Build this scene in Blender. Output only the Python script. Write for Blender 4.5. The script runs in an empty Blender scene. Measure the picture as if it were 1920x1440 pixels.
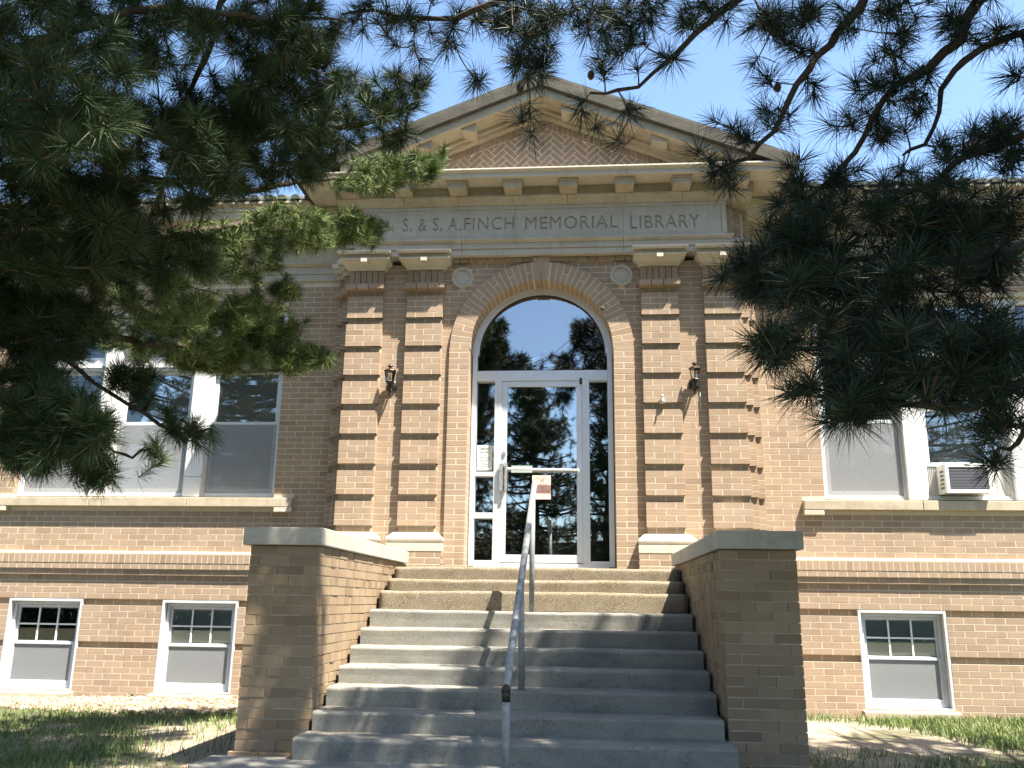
import bpy, bmesh, math, random
import numpy as np
from mathutils import Vector, Matrix
random.seed(7); rng = np.random.default_rng(11)
scene = bpy.context.scene
COL = scene.collection
# ---------------------------------------------------------------- camera
EYE = np.array([.4526, -9.448, 1.0])
FPX = 1620.0                                   # focal length in pixels of the 1920 wide photograph
yaw, pitch, roll = [math.radians(a) for a in (-4.713, 14.05, .788)]
FW = np.array([math.sin(yaw)*math.cos(pitch), math.cos(yaw)*math.cos(pitch), math.sin(pitch)])
RT = np.array([math.cos(yaw), -math.sin(yaw), 0]); UP = np.cross(RT, FW)
RT, UP = math.cos(roll)*RT+math.sin(roll)*UP, -math.sin(roll)*RT+math.cos(roll)*UP
cam = bpy.data.cameras.new('camera'); cam.sensor_width = 36; cam.lens = FPX/1920*36
cam.clip_start = .05; cam.clip_end = 2000
camo = bpy.data.objects.new('camera', cam); COL.objects.link(camo)
camo.matrix_world = Matrix(((RT[0], UP[0], -FW[0], EYE[0]), (RT[1], UP[1], -FW[1], EYE[1]), (RT[2], UP[2], -FW[2], EYE[2]), (0, 0, 0, 1)))
scene.camera = camo
def at(px, py, Y):                             # survey helper: the point of the plane y = Y that the photograph shows at a pixel
    d = FW+RT*(px-960)/FPX+UP*(720-py)/FPX
    return EYE+d*((Y-EYE[1])/d[1])
def pix(P):
    d = np.atleast_2d(np.asarray(P, float))-EYE; z = d@FW; z = np.where(np.abs(z) < 1e-3, 1e-3, z)
    return np.stack([960+FPX*(d@RT)/z, 720-FPX*(d@UP)/z, z], -1)
# ---------------------------------------------------------------- sky, sun, exposure
SUN = Vector((1.45, -1.0, 3.5)).normalized()
world = bpy.data.worlds.new('World'); scene.world = world; world.use_nodes = True
wn = world.node_tree.nodes; wl = world.node_tree.links
sky = wn.new('ShaderNodeTexSky'); sky.sky_type = 'NISHITA'; sky.sun_disc = False
sky.sun_elevation = math.asin(SUN.z); sky.sun_rotation = math.atan2(SUN.x, SUN.y)
sky.altitude = 800; sky.air_density = 1.0; sky.dust_density = 1.8; sky.ozone_density = .8
wn['Background'].inputs[1].default_value = .092
tint = wn.new('ShaderNodeMix'); tint.data_type = 'RGBA'; tint.blend_type = 'MULTIPLY'; tint.inputs[0].default_value = 1; tint.inputs[7].default_value = (.93, 1.0, 1.0, 1)
wl.new(sky.outputs[0], tint.inputs[6]); wl.new(tint.outputs[2], wn['Background'].inputs[0])
sd = bpy.data.lights.new('sun', 'SUN'); sd.energy = 5.0; sd.angle = math.radians(.5); sd.color = (1, .925, .81)
so = bpy.data.objects.new('sun', sd); COL.objects.link(so); so.rotation_euler = SUN.to_track_quat('Z', 'Y').to_euler(); so.location = (10, -12, 20)
vs = scene.view_settings; vs.view_transform = 'Standard'; vs.look = 'None'; vs.gamma = 1; vs.use_curve_mapping = False
vs.exposure = 2.15
# ---------------------------------------------------------------- materials
MATS = {}
def nodes(name):
    m = bpy.data.materials.new(name); m.use_nodes = True; MATS[name] = m
    nt = m.node_tree; return m, nt.nodes, nt.links, nt.nodes['Principled BSDF']
def noise(n, l, scale, detail=4, rough=.55, co='Object', stretch=None):
    tc = n.new('ShaderNodeTexCoord'); t = n.new('ShaderNodeTexNoise'); t.inputs['Scale'].default_value = scale
    t.inputs['Detail'].default_value = detail; t.inputs['Roughness'].default_value = rough
    src = n.new('ShaderNodeNewGeometry').outputs['Position'] if co == 'World' else tc.outputs[co]
    if stretch:
        mp = n.new('ShaderNodeMapping'); mp.inputs['Scale'].default_value = stretch; l.new(src, mp.inputs[0]); src = mp.outputs[0]
    l.new(src, t.inputs['Vector']); return t.outputs['Fac']
def ramp(n, l, fac, stops):
    r = n.new('ShaderNodeValToRGB'); e = r.color_ramp.elements
    while len(e) < len(stops): e.new(.5)
    for k, (p, c) in enumerate(stops): e[k].position = p; e[k].color = (*c, 1) if len(c) == 3 else c
    l.new(fac, r.inputs[0]); return r.outputs[0]
def mix(n, l, fac, a, b, mode='MIX'):
    m = n.new('ShaderNodeMix'); m.data_type = 'RGBA'; m.blend_type = mode
    for s, v in ((0, fac), (6, a), (7, b)):
        if isinstance(v, (int, float)): m.inputs[s].default_value = v
        elif isinstance(v, tuple): m.inputs[s].default_value = (*v, 1)
        else: l.new(v, m.inputs[s])
    return m.outputs[2]
def bump(n, l, p, h, strength, dist=.005):
    b = n.new('ShaderNodeBump'); b.inputs['Strength'].default_value = strength; b.inputs['Distance'].default_value = dist
    l.new(h, b.inputs['Height']); l.new(b.outputs[0], p.inputs['Normal'])
def simple(name, col, rough=.6, metal=0, vary=0, scale=30, bmp=0, spec=.5):
    m, n, l, p = nodes(name); p.inputs['Roughness'].default_value = rough; p.inputs['Metallic'].default_value = metal
    p.inputs['Specular IOR Level'].default_value = spec
    if vary:
        f = noise(n, l, scale, 5, co='World')
        c = ramp(n, l, f, [(.3, tuple(x*(1-vary) for x in col)), (.7, tuple(min(1, x*(1+vary)) for x in col))])
        l.new(c, p.inputs['Base Color'])
        if bmp: bump(n, l, p, f, bmp)
    else: p.inputs['Base Color'].default_value = (*col, 1)
    return m
def brick_mat(name, stops, soot=0.0):
    m, n, l, p = nodes(name)
    oi = n.new('ShaderNodeObjectInfo'); a = n.new('ShaderNodeAttribute'); a.attribute_name = 'rnd'
    ad = n.new('ShaderNodeMath'); ad.operation = 'ADD'; l.new(oi.outputs['Random'], ad.inputs[0]); l.new(a.outputs['Fac'], ad.inputs[1])
    fr = n.new('ShaderNodeMath'); fr.operation = 'FRACT'; l.new(ad.outputs[0], fr.inputs[0])
    c = ramp(n, l, fr.outputs[0], stops)
    f = noise(n, l, 90, 6, .7, 'World')
    c = mix(n, l, ramp(n, l, f, [(.45, (0, 0, 0)), (.8, (.3, .3, .3))]), c, (.17, .12, .085))
    f3 = noise(n, l, 2.6, 5, .65, 'World', (3.2, 3.2, .3)); c = mix(n, l, ramp(n, l, f3, [(.52, (0, 0, 0)), (.78, (.38, .38, .38))]), c, (.15, .115, .085))
    f2 = noise(n, l, 1.7, 4, .6, 'World')
    c = mix(n, l, ramp(n, l, f2, [(.45, (0, 0, 0)), (.75, (.35+soot, .35+soot, .35+soot))]), c, (.20, .155, .12))
    l.new(c, p.inputs['Base Color']); p.inputs['Roughness'].default_value = .9; p.inputs['Specular IOR Level'].default_value = .25
    bump(n, l, p, f, .5, .003); return m
brick_mat('brick', [(0, (0.294, 0.210, 0.145)), (.25, (0.325, 0.237, 0.161)), (.5, (0.352, 0.254, 0.174)), (.75, (0.321, 0.237, 0.173)), (.93, (0.366, 0.273, 0.195)), (1, (0.260, 0.182, 0.126))])
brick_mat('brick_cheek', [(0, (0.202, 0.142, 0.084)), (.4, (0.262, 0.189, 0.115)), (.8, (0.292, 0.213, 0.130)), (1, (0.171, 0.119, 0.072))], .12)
def mortar(name, c0, c1):
    m, n, l, p = nodes(name); f = noise(n, l, 14, 6, .7, 'World')
    l.new(ramp(n, l, f, [(.3, c0), (.7, c1)]), p.inputs['Base Color']); p.inputs['Roughness'].default_value = .95
    bump(n, l, p, noise(n, l, 160, 3, .6, 'World'), .5, .003)
mortar('mortar', (0.478, 0.406, 0.289), (0.578, 0.500, 0.369))
mortar('mortar_light', (.60, .53, .42), (.72, .64, .52))
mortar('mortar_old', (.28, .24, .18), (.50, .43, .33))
def stone(name, base, dark, lo, hi, sc=3.2):
    m, n, l, p = nodes(name)
    f = noise(n, l, sc, 7, .62, 'World', (1, 1, 1.8)); g = noise(n, l, 55, 4, .6, 'World')
    c = mix(n, l, ramp(n, l, f, [(lo, (1, 1, 1)), (hi, (0, 0, 0))]), base, dark)
    h = noise(n, l, 2.4, 5, .7, 'World', (4, 4, .35)); c = mix(n, l, ramp(n, l, h, [(.5, (0, 0, 0)), (.74, (.5, .5, .5))]), c, tuple(x*.55 for x in dark))
    c = mix(n, l, .35, c, ramp(n, l, g, [(.3, tuple(x*.72 for x in base)), (.7, tuple(x*1.12 for x in base))]))
    l.new(c, p.inputs['Base Color']); p.inputs['Roughness'].default_value = .88; p.inputs['Specular IOR Level'].default_value = .3
    bump(n, l, p, g, .35, .003)
stone('limestone', (.44, .375, .275), (.29, .235, .165), .30, .55)
stone('limestone_white', (.51, .46, .375), (.38, .325, .25), .25, .5)
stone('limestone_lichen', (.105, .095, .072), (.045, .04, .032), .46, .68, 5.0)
stone('panel_stone', (.425, .39, .32), (.35, .305, .24), .3, .55)
stone('cap_stone', (.40, .375, .32), (.27, .25, .21), .32, .56)
def concrete():
    m, n, l, p = nodes('concrete')
    f = noise(n, l, 2.2, 7, .65, 'World', (1, 1, 2.5)); g = noise(n, l, 70, 4, .65, 'World')
    c = ramp(n, l, f, [(.3, (0.089, 0.088, 0.077)), (.48, (0.179, 0.175, 0.149)), (.72, (0.299, 0.279, 0.219))])
    v = n.new('ShaderNodeTexVoronoi'); v.feature = 'DISTANCE_TO_EDGE'; v.inputs['Scale'].default_value = 2.1
    geo = n.new('ShaderNodeNewGeometry'); w = n.new('ShaderNodeTexNoise'); w.inputs['Scale'].default_value = 6; w.inputs['Detail'].default_value = 5
    mx = n.new('ShaderNodeVectorMath'); mx.operation = 'MULTIPLY_ADD'; mx.inputs[1].default_value = (.35, .35, .35)
    l.new(geo.outputs['Position'], w.inputs['Vector']); l.new(w.outputs['Color'], mx.inputs[0]); l.new(geo.outputs['Position'], mx.inputs[2]); l.new(mx.outputs[0], v.inputs['Vector'])
    cr = ramp(n, l, v.outputs['Distance'], [(0, (1, 1, 1)), (.011, (0, 0, 0))])
    msk = ramp(n, l, noise(n, l, 1.3, 2, .5, 'World'), [(.46, (0, 0, 0)), (.52, (1, 1, 1))])
    cr = mix(n, l, 1.0, cr, msk, 'MULTIPLY')
    c = mix(n, l, cr, c, (.07, .065, .055)); c = mix(n, l, .4, c, ramp(n, l, g, [(.3, (.10, .10, .092)), (.7, (.27, .26, .23))]))
    l.new(c, p.inputs['Base Color']); p.inputs['Roughness'].default_value = .9
    bump(n, l, p, g, .5, .003)
concrete()
def carpet():
    m, n, l, p = nodes('carpet'); f = noise(n, l, 150, 3, .8, 'World'); g = noise(n, l, 5, 4, .6, 'World')
    c = ramp(n, l, f, [(.36, (.05, .04, .028)), (.5, (.20, .165, .11)), (.64, (.42, .36, .26))])
    c = mix(n, l, ramp(n, l, g, [(.4, (0, 0, 0)), (.8, (.5, .5, .5))]), c, (.36, .31, .25))
    l.new(c, p.inputs['Base Color']); p.inputs['Roughness'].default_value = 1; p.inputs['Specular IOR Level'].default_value = .1
    bump(n, l, p, f, 1.0, .012)
carpet()
simple('white_paint', (.70, .70, .68), .45, 0, .06, 12)
simple('vinyl', (.50, .52, .53), .4, 0, .06, 10)
simple('aluminium', (.72, .74, .77), .38, .55, .05, 8)
simple('steel_pipe', (.22, .23, .235), .6, .2, .25, 25, .15)
simple('dark_steel', (.03, .025, .02), .5, .4)
simple('bronze', (.055, .035, .024), .4, .6)
simple('lantern_black', (.018, .017, .016), .35, .3)
simple('bark', (.05, .036, .026), .95, 0, .45, 40, .9)
simple('twig', (.075, .05, .032), .9, 0, .35, 60, .5)
simple('cone_scale', (.085, .05, .028), .85, 0, .4, 120, .6)
simple('soil', (.30, .24, .175), 1, 0, .2, 6, .5)
simple('blind', (.88, .89, .90), .6)
simple('curtain', (.42, .41, .38), .9, 0, .05, 5)
simple('shade_dark', (.46, .48, .45), .9)
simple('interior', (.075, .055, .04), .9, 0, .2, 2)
simple('interior_wood', (.16, .09, .045), .7, 0, .2, 3)
simple('paper', (.50, .56, .52), .8)
simple('pink_paper', (.80, .50, .42), .8)
simple('poster_pink', (.42, .10, .13), .6)
simple('poster_yellow', (.45, .46, .08), .6)
simple('push_film', (.30, .36, .33), .5)
simple('ink', (.03, .03, .05), .8)
simple('ac_cream', (.62, .60, .53), .5, 0, .05, 20)
simple('ac_white', (.74, .74, .71), .45)
simple('ac_grille', (.16, .16, .18), .45, .3)
simple('accordion', (.52, .51, .47), .6)
simple('roof_tile', (.055, .06, .05), .8, 0, .3, 9, .3)
simple('tap_metal', (.45, .44, .38), .35, .8)
simple('mud', (.10, .08, .055), 1)
simple('leaf_weed', (.12, .22, .04), .7)
simple('leaf_dark', (.018, .028, .012), .9, 0, .4, 3)
simple('dry_needle', (.20, .115, .055), .8)
simple('rubber', (.05, .045, .04), .7)
def glass(name, ior, tint, rough=0.0):
    m, n, l, p = nodes(name); n.remove(p); o = n['Material Output']
    fz = n.new('ShaderNodeFresnel'); fz.inputs[0].default_value = ior
    t = n.new('ShaderNodeBsdfTransparent'); t.inputs[0].default_value = (*tint, 1)
    g = n.new('ShaderNodeBsdfGlossy'); g.inputs['Roughness'].default_value = rough; g.inputs[0].default_value = (.95, .97, 1, 1)
    x = n.new('ShaderNodeMixShader'); l.new(fz.outputs[0], x.inputs[0]); l.new(t.outputs[0], x.inputs[1]); l.new(g.outputs[0], x.inputs[2]); l.new(x.outputs[0], o.inputs[0])
glass('glass', 3.6, (.62, .66, .66)); glass('glass_window', 2.0, (.95, .97, .98)); glass('lantern_glass', 1.5, (.85, .84, .78), .1)
def screen():
    m, n, l, p = nodes('insect_screen'); o = n['Material Output']
    p.inputs['Base Color'].default_value = (.34, .35, .36, 1); p.inputs['Roughness'].default_value = .7
    t = n.new('ShaderNodeBsdfTransparent'); x = n.new('ShaderNodeMixShader'); x.inputs[0].default_value = .38
    l.new(t.outputs[0], x.inputs[1]); l.new(p.outputs[0], x.inputs[2]); l.new(x.outputs[0], o.inputs[0])
screen()
def needle(name, c0, c1, c2):
    m, n, l, p = nodes(name); a = n.new('ShaderNodeAttribute'); a.attribute_name = 'rnd'
    l.new(ramp(n, l, a.outputs['Fac'], [(0, c0), (.55, c1), (.93, c2), (.98, (.14, .08, .03))]), p.inputs['Base Color'])
    p.inputs['Roughness'].default_value = .5; p.inputs['Specular IOR Level'].default_value = .16
needle('needles', (.020, .036, .014), (.036, .060, .021), (.21, .265, .085))  # tones: sunlight painted into the tips, shade into the rest
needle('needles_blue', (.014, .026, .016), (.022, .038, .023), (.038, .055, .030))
def grass_mat():
    m, n, l, p = nodes('grass'); a = n.new('ShaderNodeAttribute'); a.attribute_name = 'rnd'
    l.new(ramp(n, l, a.outputs['Fac'], [(0, (.06, .11, .022)), (.6, (.11, .17, .035)), (.85, (.2, .22, .07)), (1, (.34, .28, .16))]), p.inputs['Base Color'])
    p.inputs['Roughness'].default_value = .6
grass_mat()
def pebble_mat():
    m, n, l, p = nodes('pebble'); a = n.new('ShaderNodeAttribute'); a.attribute_name = 'rnd'
    l.new(ramp(n, l, a.outputs['Fac'], [(0, (.34, .31, .255)), (.4, (.27, .21, .145)), (.75, (.21, .135, .08)), (1, (.12, .095, .07))]), p.inputs['Base Color'])
    p.inputs['Roughness'].default_value = .7
pebble_mat()
def ground_mat():
    m, n, l, p = nodes('ground'); f = noise(n, l, 1.1, 6, .6, 'World'); g = noise(n, l, 28, 5, .7, 'World')
    geo = n.new('ShaderNodeNewGeometry'); d = n.new('ShaderNodeVectorMath'); d.operation = 'DISTANCE'; d.inputs[1].default_value = (0, -1.2, -.15); l.new(geo.outputs['Position'], d.inputs[0])
    near = n.new('ShaderNodeMapRange'); near.inputs[1].default_value = 2.0; near.inputs[2].default_value = 5.5; near.inputs[3].default_value = .22; near.inputs[4].default_value = -.12; l.new(d.outputs['Value'], near.inputs[0])
    ad = n.new('ShaderNodeMath'); ad.operation = 'ADD'; l.new(f, ad.inputs[0]); l.new(near.outputs[0], ad.inputs[1])
    c = mix(n, l, ramp(n, l, ad.outputs[0], [(.5, (0, 0, 0)), (.62, (1, 1, 1))]), (.07, .075, .03), (.30, .25, .19))
    c = mix(n, l, ramp(n, l, g, [(.4, (0, 0, 0)), (.7, (.6, .6, .6))]), c, (.12, .10, .065))
    l.new(c, p.inputs['Base Color']); p.inputs['Roughness'].default_value = 1; bump(n, l, p, g, .8, .02)
ground_mat()
# ---------------------------------------------------------------- mesh helpers
def link(o, parent=None):
    COL.objects.link(o)
    if parent is not None: o.parent = parent
    return o
def tag(o, label=None, cat=None, group=None, kind=None):
    if label: o['label'] = label
    if cat: o['category'] = cat
    if group: o['group'] = group
    if kind: o['kind'] = kind
    return o
def thing(name, label, cat, group=None):
    o = bpy.data.objects.new(name, None); o.empty_display_size = .2; COL.objects.link(o)
    return tag(o, label, cat, group)
class MB:
    def __init__(s): s.v = []; s.f = []
    def poly(s, pts, f):
        b = len(s.v); s.v += [tuple(map(float, p)) for p in pts]; s.f += [tuple(b+i for i in q) for q in f]; return s
    def box(s, x0, x1, y0, y1, z0, z1):
        return s.poly([(x0, y0, z0), (x1, y0, z0), (x1, y1, z0), (x0, y1, z0), (x0, y0, z1), (x1, y0, z1), (x1, y1, z1), (x0, y1, z1)],
                      [(0, 3, 2, 1), (4, 5, 6, 7), (0, 1, 5, 4), (1, 2, 6, 5), (2, 3, 7, 6), (3, 0, 4, 7)])
    def prism(s, pts, y0, y1):                 # polygon in x,z (counter-clockwise seen from -y) pulled from y0 to y1
        n = len(pts); return s.poly([(x, y0, z) for x, z in pts]+[(x, y1, z) for x, z in pts],
            [tuple(range(n)), tuple(range(2*n-1, n-1, -1))]+[(i, i+n, (i+1) % n+n, (i+1) % n) for i in range(n)])
    def prism_x(s, pts, x0, x1):               # polygon in y,z pulled along x
        n = len(pts); return s.poly([(x0, y, z) for y, z in pts]+[(x1, y, z) for y, z in pts],
            [tuple(range(n-1, -1, -1)), tuple(range(n, 2*n))]+[(i, (i+1) % n, (i+1) % n+n, i+n) for i in range(n)])
    def tube(s, path, rad, n=8, cap=True):
        P = np.array(path, float); R = np.broadcast_to(np.array(rad, float), (len(P),)); b = len(s.v)
        T = np.gradient(P, axis=0); T /= np.linalg.norm(T, axis=1)[:, None]+1e-9
        a = np.array([0, 0, 1.]) if abs(T[0][2]) < .9 else np.array([1., 0, 0]); U = np.cross(T[0], a); U /= np.linalg.norm(U)
        for i in range(len(P)):
            U = U-T[i]*(U@T[i]); U /= np.linalg.norm(U)+1e-9; V = np.cross(T[i], U)
            for k in range(n):
                t = 2*math.pi*k/n; s.v.append(tuple(P[i]+R[i]*(math.cos(t)*U+math.sin(t)*V)))
        for i in range(len(P)-1):
            for k in range(n): s.f.append((b+i*n+k, b+i*n+(k+1) % n, b+(i+1)*n+(k+1) % n, b+(i+1)*n+k))
        if cap: s.f.append(tuple(b+k for k in range(n-1, -1, -1))); s.f.append(tuple(b+(len(P)-1)*n+k for k in range(n)))
        return s
    def lathe(s, prof, c, n=16, sx=1, sy=1):   # profile (r, z) spun round the vertical through c
        b = len(s.v)
        for r, z in prof:
            for k in range(n): t = 2*math.pi*(k+.5)/n; s.v.append((c[0]+r*sx*math.cos(t), c[1]+r*sy*math.sin(t), c[2]+z))
        for i in range(len(prof)-1):
            for k in range(n): s.f.append((b+i*n+k, b+i*n+(k+1) % n, b+(i+1)*n+(k+1) % n, b+(i+1)*n+k))
        s.f.append(tuple(b+k for k in range(n-1, -1, -1))); s.f.append(tuple(b+(len(prof)-1)*n+k for k in range(n))); return s
    def build(s, name, mat, parent=None, bevel=0, smooth=False, seg=2):
        me = bpy.data.meshes.new(name); me.from_pydata(s.v, [], s.f); me.materials.append(MATS[mat])
        if smooth: me.polygons.foreach_set('use_smooth', [True]*len(me.polygons))
        o = link(bpy.data.objects.new(name, me), parent)
        if bevel:
            md = o.modifiers.new('bevel', 'BEVEL'); md.width = bevel; md.segments = seg; md.limit_method = 'ANGLE'; md.angle_limit = math.radians(35)
        return o
def tri_mesh(name, verts, tris, mat, parent=None, attr=None):
    me = bpy.data.meshes.new(name); nv, nt = len(verts), len(tris)
    me.vertices.add(nv); me.vertices.foreach_set('co', np.ascontiguousarray(verts, np.float32).ravel())
    me.loops.add(nt*3); me.loops.foreach_set('vertex_index', np.ascontiguousarray(tris, np.int32).ravel())
    me.polygons.add(nt); me.polygons.foreach_set('loop_start', np.arange(0, nt*3, 3, dtype=np.int32))
    if attr is not None:
        a = me.attributes.new('rnd', 'FLOAT', 'FACE'); a.data.foreach_set('value', np.ascontiguousarray(attr, np.float32))
    me.materials.append(MATS[mat]); me.update(calc_edges=True); me.validate()
    return link(bpy.data.objects.new(name, me), parent)
# ---------------------------------------------------------------- brickwork
BL, BH, JT = .2137, .0681, .0080               # brick module, course height, joint
def zr(n): return -.0016+BH*n
class Bricks:
    def __init__(s): s.items = []
    def add(s, poly, fr, depth): s.items.append((np.array(poly, float), fr, depth))
    def rect(s, u0, u1, v0, v1, fr, depth): s.add([(u0, v0), (u1, v0), (u1, v1), (u0, v1)], fr, depth)
    def course(s, e0, e1, z0, z1, fr, phase, depth=.1, L=BL, jt=JT):   # one course between two ends, an end is (u at bottom, u at top)
        a, b = max(e0), min(e1)
        if b-a < .012: return
        k0 = math.ceil((a-phase)/L+1e-6); cuts = [a]
        u = phase+k0*L
        while u < b-1e-6:
            cuts.append(u); u += L
        cuts.append(b)
        if len(cuts) > 2 and cuts[1]-cuts[0] < .045: del cuts[1]
        if len(cuts) > 2 and cuts[-1]-cuts[-2] < .045: del cuts[-2]
        h = jt/2
        for i in range(len(cuts)-1):
            p, q = cuts[i]+h, cuts[i+1]-h
            lo, hi = (p, p), (q, q)
            if i == 0: lo = (e0[0]+(0 if e0[0] == e0[1] else h), e0[1]+(0 if e0[0] == e0[1] else h))
            if i == len(cuts)-2: hi = (e1[0]-(0 if e1[0] == e1[1] else h), e1[1]-(0 if e1[0] == e1[1] else h))
            s.add([(lo[0], z0+h), (hi[0], z0+h), (hi[1], z1-h), (lo[1], z1-h)], fr, depth)
    def finish(s, parent, mat, limit=300, skew=.0005, rest='brickwork'):
        C = .0010; geo = []
        for poly, (O, U, V, N), dep in s.items:
            O, U, V, N = [np.array(a, float) for a in (O, U, V, N)]
            c = poly.mean(0); q = poly-c; r = np.linalg.norm(q, axis=1)[:, None]
            inn = q*(1-C*1.3/np.maximum(r, .01)*1.4)
            jit = random.uniform(-skew, skew)
            cw = O+U*c[0]+V*c[1]+N*jit
            F = inn[:, :1]*U+inn[:, 1:]*V; M = q[:, :1]*U+q[:, 1:]*V-N*C; B = q[:, :1]*U+q[:, 1:]*V-N*dep
            flip = np.dot(np.cross(U, V), N) < 0
            geo.append((cw, np.concatenate([F, M, B]), len(poly), flip, N, M))
        area = []
        for cw, loc, n, fl, N, M in geo:
            p = pix(cw+M); x, y = p[:, 0], p[:, 1]
            A = .5*abs(np.dot(x, np.roll(y, 1))-np.dot(y, np.roll(x, 1)))
            vis = (EYE-cw)@N > 0 and 0 < x.mean() < 1920 and 0 < y.mean() < 1440 and p[:, 2].min() > .3
            area.append(A if vis else -1)
        order = np.argsort(-np.array(area)); single = set(int(i) for i in order[:limit] if area[i] > 0)
        cache = {}; V = []; F = []; R = []; b = 0
        for i, (cw, loc, n, fl, N, M) in enumerate(geo):
            fs = [tuple(range(n))]+[(k+n, (k+1) % n+n, (k+1) % n, k) for k in range(n)]+[(k+2*n, (k+1) % n+2*n, (k+1) % n+n, k+n) for k in range(n)]
            if fl: fs = [t[::-1] for t in fs]
            if i in single:
                key = tuple(np.round(loc, 3).ravel())
                me = cache.get(key)
                if me is None:
                    me = bpy.data.meshes.new('brick'); me.from_pydata(loc.tolist(), [], fs); me.materials.append(MATS[mat]); cache[key] = me
                o = bpy.data.objects.new('brick', me); o.location = cw; link(o, parent)
            else:
                V += (cw+loc).tolist(); F += [tuple(b+k for k in t) for t in fs]; R += [random.random()]*len(fs); b += 3*n
        if V:
            me = bpy.data.meshes.new(rest); me.from_pydata(V, [], F); me.materials.append(MATS[mat])
            a = me.attributes.new('rnd', 'FLOAT', 'FACE'); a.data.foreach_set('value', R)
            # random per brick: repeat one value on all faces of a brick
            o = link(bpy.data.objects.new(rest, me), parent); tag(o, kind='stuff')
def XZ(Y): return ((0, Y, 0), (1, 0, 0), (0, 0, 1), (0, -1, 0))
S2 = (-1, 1)
# ---------------------------------------------------------------- ground, walk
gx = np.concatenate([[-400, -120, -40, -20], np.linspace(-12, 12, 49), [20, 40, 120, 400]]); gy = np.concatenate([[-400, -120, -40, -22], np.linspace(-14, 1.5, 32), [10, 40, 120, 400]])
V = []; F = []
def gz(x, y):
    b = -.15-.012*max(0, -y-4)
    return b+.03*math.sin(1.3*x+.4)*math.sin(1.1*y)*(1 if abs(x) > 2 else .2)*(1 if abs(x) < 15 and y > -14 else 0)
for y in gy:
    for x in gx: V.append((x, y, gz(x, y)))
n = len(gx)
for j in range(len(gy)-1):
    for i in range(n-1): F.append((j*n+i, j*n+i+1, (j+1)*n+i+1, (j+1)*n+i))
m = MB(); m.v = V; m.f = F; tag(m.build('ground', 'ground', smooth=True), kind='structure')
m = MB(); m.prism_x([(-14, -.30), (-3.6, -.30), (-3.6, 0.0), (-4.6, -.01), (-14, -.10)], -1.25, 1.25)
m.poly([(-1.25, -5.2, -.3), (-1.25, -5.2, -.016), (-1.95, -3.95, -.3), (-1.95, -3.95, 0), (-1.95, -3.6, -.3), (-1.95, -3.6, 0), (-1.25, -3.6, -.3), (-1.25, -3.6, 0)],
       [(1, 7, 5, 3), (0, 1, 3, 2), (2, 3, 5, 4), (4, 5, 7, 6)])
m.poly([(1.25, -5.2, -.3), (1.25, -5.2, -.016), (1.95, -3.95, -.3), (1.95, -3.95, 0), (1.95, -3.6, -.3), (1.95, -3.6, 0), (1.25, -3.6, -.3), (1.25, -3.6, 0)],
       [(3, 5, 7, 1), (2, 3, 1, 0), (4, 5, 3, 2), (6, 7, 5, 4)])
tag(m.build('walkway', 'concrete'), kind='structure')
# ================================================================ the library
WG = .50                                       # wing wall plane
lib = thing('library_building', 'tan brick library with pedimented entrance and arched glass doorway', 'building')
bs = Bricks()
XL = 7.6
ARCZ, ARCR = 3.79, .815
# ---- mortar cores behind the bricks
core = MB()
for s in S2:
    a = lambda x0, x1, y0, y1, z0, z1: core.box(min(s*x0, s*x1), max(s*x0, s*x1), y0, y1, z0, z1)
    bw = [(3.42, 4.34), (5.34, 6.24)] if s > 0 else [(3.48, 4.38), (5.34, 6.24)]; pier = ((2.0, bw[0][0]), (bw[0][1], bw[1][0]), (bw[1][1], XL))
    for x0, x1 in pier:
        a(x0, x1, WG-.0128, WG+.3, .477, .882); a(x0, x1, WG+.0292, WG+.3, .882, .954); a(x0, x1, WG-.0128, WG+.3, -.4, .405); a(x0, x1, WG+.0292, WG+.3, .405, .477)
    for x0, x1 in bw: a(x0, x1, WG-.0128, WG+.3, -.4, -.14)
    a(2.0, XL, WG-.0128, WG+.3, .954, 1.228); a(2.0, XL, WG-.0428, WG+.3, 1.228, 1.296); a(2.3, XL, WG-.0608, WG+.1, 1.296, 1.362); a(2.3, XL, WG-.0648, WG+.1, 1.362, 1.463)
    a(2.0, XL, WG+.0012, WG+.3, 1.463, 2.02)
    a(2.0, 3.166, WG+.0012, WG+.3, 2.02, 4.515); a(6.414, XL, WG+.0012, WG+.3, 2.02, 4.515); a(2.0, XL, WG+.0012, WG+.3, 4.515, 5.45)
    a(3.166, 6.414, WG+.03, WG+.3, 2.02, 2.12)
    # layered returns of the pavilion
    a(2.0, 2.44, .2262, WG+.05, 1.2, 5.45); a(1.9, 2.345, .1062, .2, 1.2, 5.45); a(2.2, 2.9, .21, WG+.3, 5.45, 5.70)
    a(1.86, 2.245, -.0408, .1, 1.2, 4.8); a(1.155, 1.545, -.0408, .1, 1.2, 4.8)
    a(1.76, 2.345, -.1608, .05, 1.25, 1.50); a(1.055, 1.645, -.1608, .05, 1.25, 1.50)
    for kb in range(8):
        zb_ = zr(26+5*kb); a(2.0, 2.358, .0762, .2, zb_+.004, zb_+4*BH-.004); a(2.0, 2.453, .1962, .3, zb_+.004, zb_+4*BH-.004); a(1.8448, 2.2598, -.0708, .1, zb_+.004, zb_+4*BH-.004); a(1.1399, 1.5589, -.0708, .1, zb_+.004, zb_+4*BH-.004)
    a(.830, 2.2, .0012, .3, 1.2, 4.83)
    a(.8212, 1.0488, -.0318, .27, 1.25, ARCZ)
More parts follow.
